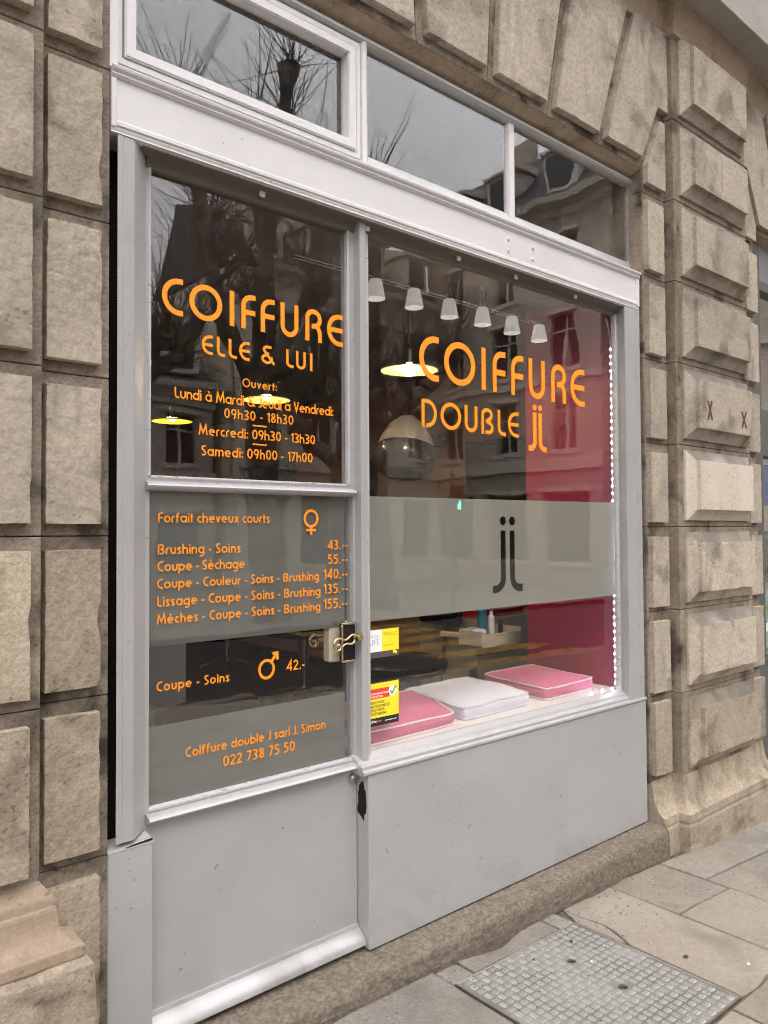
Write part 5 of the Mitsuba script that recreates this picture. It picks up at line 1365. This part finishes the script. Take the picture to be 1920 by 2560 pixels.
plane_tree(8.15, -10.6, 10.9, 3, 'bare pollarded plane tree mirrored in the door glass, its head in the top light', main=(0.55, 0.0))
plane_tree(4.7, -10.9, 7.6, 4, 'bare pollarded plane tree mirrored at the left edge of the door glass')
plane_tree(11.4, -11.2, 8.0, 5, 'bare plane tree whose trunk is mirrored low at the left of the display window')
plane_tree(13.6, -15.5, 8.0, 6, 'farther bare plane tree mirrored in the middle of the display window')


def far_building(key, label, fac, origin, along, out, length, eave, storeys, bays, roof_h, ground=4.0, setback=2.2, depth=10.0):
    """a facade in the vertical plane through origin, running along 'along', facing 'out'"""
    k = thing(key, label, 'building')
    along = np.array([*along, 0.0]); out = np.array([*out, 0.0]); og = np.array([*origin, 0.0])
    def W(m):  # local (x along, y inwards, z up) -> world
        v = np.asarray(m.vertices)
        w = og + v[:, :1] * along - v[:, 1:2] * out + v[:, 2:] * np.array([0, 0, 1.0])
        r = trimesh.Trimesh(w, np.asarray(m.faces), process=False)
        if np.dot(np.cross(along, -out), [0, 0, 1]) < 0:
            r.invert()
        return r
    wall = sbox(0, -1, length, eave)
    wins = []
    bw = length / bays
    sh = (eave - ground - 0.6) / storeys
    for b in range(bays):
        for s in range(storeys):
            cx_ = (b + .5) * bw; z0 = ground + 0.45 + s * sh
            wins.append((cx_ - 0.52, cx_ + 0.52, z0, z0 + sh * 0.66))
        wins.append(((b + .5) * bw - bw * .36, (b + .5) * bw + bw * .36, 0.5, ground - 1.15))
    for a, b, c, d in wins:
        wall = wall.difference(sbox(a, c, b, d))
    add(k + '__wall', [W(face_xz(wall, 0.0, 0.35)), W(bx(0, length, 0.6, depth, -1, eave))], fac)
    for n_, (a, b, c, d) in enumerate(wins):
        shop = d < ground
        w_ = add(k + '__window', W(cat_mesh([bx(a - .1, b + .1, -0.05, 0.02, c - .16, c - .002, 0), bx(a - .14, b + .14, -0.12, 0.0, d + .05, d + .2, 0)] + ([] if shop else [bx((a + b) / 2 - .04, (a + b) / 2 + .04, 0.2, 0.27, c, d), bx(a, b, .2, .27, c + (d - c) * .68, c + (d - c) * .68 + .06)]))), 'm_facade_trim')
        add(w_ + '__pane', W(bx(a - .02, b + .02, 0.28, 0.3, c - .02, d + .02)), 'm_shopdark' if shop else 'm_farglass')
    add(k + '__cornice', [W(prof_x([(0, eave - .45), (-0.12, eave - .4), (-0.2, eave - .2), (-0.55, eave - .12), (-0.6, eave + .08), (0.3, eave + .1)], -0.3, length + .3)), W(bx(-.1, length + .1, -0.16, 0.0, ground - .3, ground + .12)), W(bx(-.05, length + .05, -0.1, 0.0, ground + sh - .05, ground + sh + .14))], 'm_facade_trim')
    roof = prof_x([(-0.3, eave + .11), (setback, eave + roof_h), (depth - 2, eave + roof_h + .8), (depth, eave + .11)], 0, length)
    rf = add(k + '__roof', W(roof), 'm_slate')
    for b in range(bays):
        cx_ = (b + .5) * bw
        dz = eave + 0.45
        dm = add(k + '__dormer', W(cat_mesh([bx(cx_ - .62, cx_ + .62, -0.05, setback, dz, dz + 1.45), prof_x([(-.2, dz + 1.45), (-.2, dz + 1.55), (1.0, dz + 1.9), (setback, dz + 1.55)], cx_ - .75, cx_ + .75)])), 'm_facade_trim')
        add(dm + '__pane', W(bx(cx_ - .42, cx_ + .42, -0.09, -0.05, dz + .15, dz + 1.3)), 'm_farglass')
    for c_ in (0.22, 0.55, 0.83):
        add(k + '__chimney', W(bx(length * c_ - .5, length * c_ + .5, setback + .4, setback + 1.0, eave + roof_h - .6, eave + roof_h + 1.3)), fac)


far_building('corner_building', 'grey beige building with slate mansard roof behind the trees, mirrored in the window', 'm_facade_a', (22.0, -20.0), (-1, 0), (0, 1), 9.2, 10.6, 2, 4, 2.6, depth=6.5)
far_building('low_house', 'low pale house behind the plane trees, mirrored in the left of the door glass', 'm_facade_b', (12.4, -21.0), (-1, 0), (0, 1), 9.0, 6.4, 1, 4, 1.6, ground=3.4)
far_building('side_building', 'tan apartment building at the right of the square, mirrored in the window and top light', 'm_facade_b', (22.0, -4.5), (0, -1), (-1, 0), 15.9, 13.0, 3, 6, 3.3)


# pedestrian light by the crossing
pl_ = thing('pedestrian_light', 'pedestrian traffic light with green walking figure mirrored in the frosted window band', 'traffic light')
sx_, sy_ = 12.45, -9.9
add(pl_ + '__pole', tube([(sx_, sy_, -0.3), (sx_, sy_, 2.9)], 0.05, 12), 'm_anthracite', smooth=40)
add(pl_ + '__housing', bx(sx_ - .14, sx_ + .14, sy_ + .05, sy_ + .28, 2.03, 2.60, 0.02), 'm_black')
man = unary_union([Point(0, .30).buffer(.035), LineString([(0, .26), (0, .13)]).buffer(.035), LineString([(0, .13), (-.06, 0)]).buffer(.02), LineString([(0, .13), (.07, .02)]).buffer(.02), LineString([(0, .24), (.07, .15)]).buffer(.016), LineString([(0, .24), (-.07, .16)]).buffer(.016)])
mm = ext_poly(affinity.scale(man, .5, .5, origin=(0, 0)), 0.01)
mm = trimesh.Trimesh(np.c_[sx_ - mm.vertices[:, 0], sy_ + .281 + mm.vertices[:, 2], 2.06 + mm.vertices[:, 1]], mm.faces, process=False)
mm.fix_normals()
add(pl_ + '__figure', mm, 'm_print_green', emitter={'type': 'area', 'radiance': {'type': 'rgb', 'value': [0.1, 2.6, 1.0]}})

# ground to the horizon and a wooded ridge far off
def ridge():
    xs = np.linspace(-900, 1500, 90)
    prof = 60 + 90 * meshkit.fbm(np.c_[xs * 0.004, xs * 0, xs * 0], 4, seed=2)
    V, F = [], []
    for i, x in enumerate(xs):
        V += [(x, -560, -2), (x, -700, prof[i] * .7), (x, -820, prof[i])]
        if i:
            a = 3 * (i - 1); b = 3 * i
            for q in (0, 1):
                F += [(a + q, b + q, b + q + 1), (a + q, b + q + 1, a + q + 1)]
    return trimesh.Trimesh(np.array(V), np.array(F), process=False)
add('hills', ridge(), 'm_hill', smooth=True, kind='structure')
add('terrain', trimesh.Trimesh(np.array([(-2000, -2000, -0.9), (2500, -2000, -0.9), (2500, -0.5, -0.9), (-2000, -0.5, -0.9)]), np.array([(0, 1, 2), (0, 2, 3)]), process=False), 'm_gravel', kind='structure')
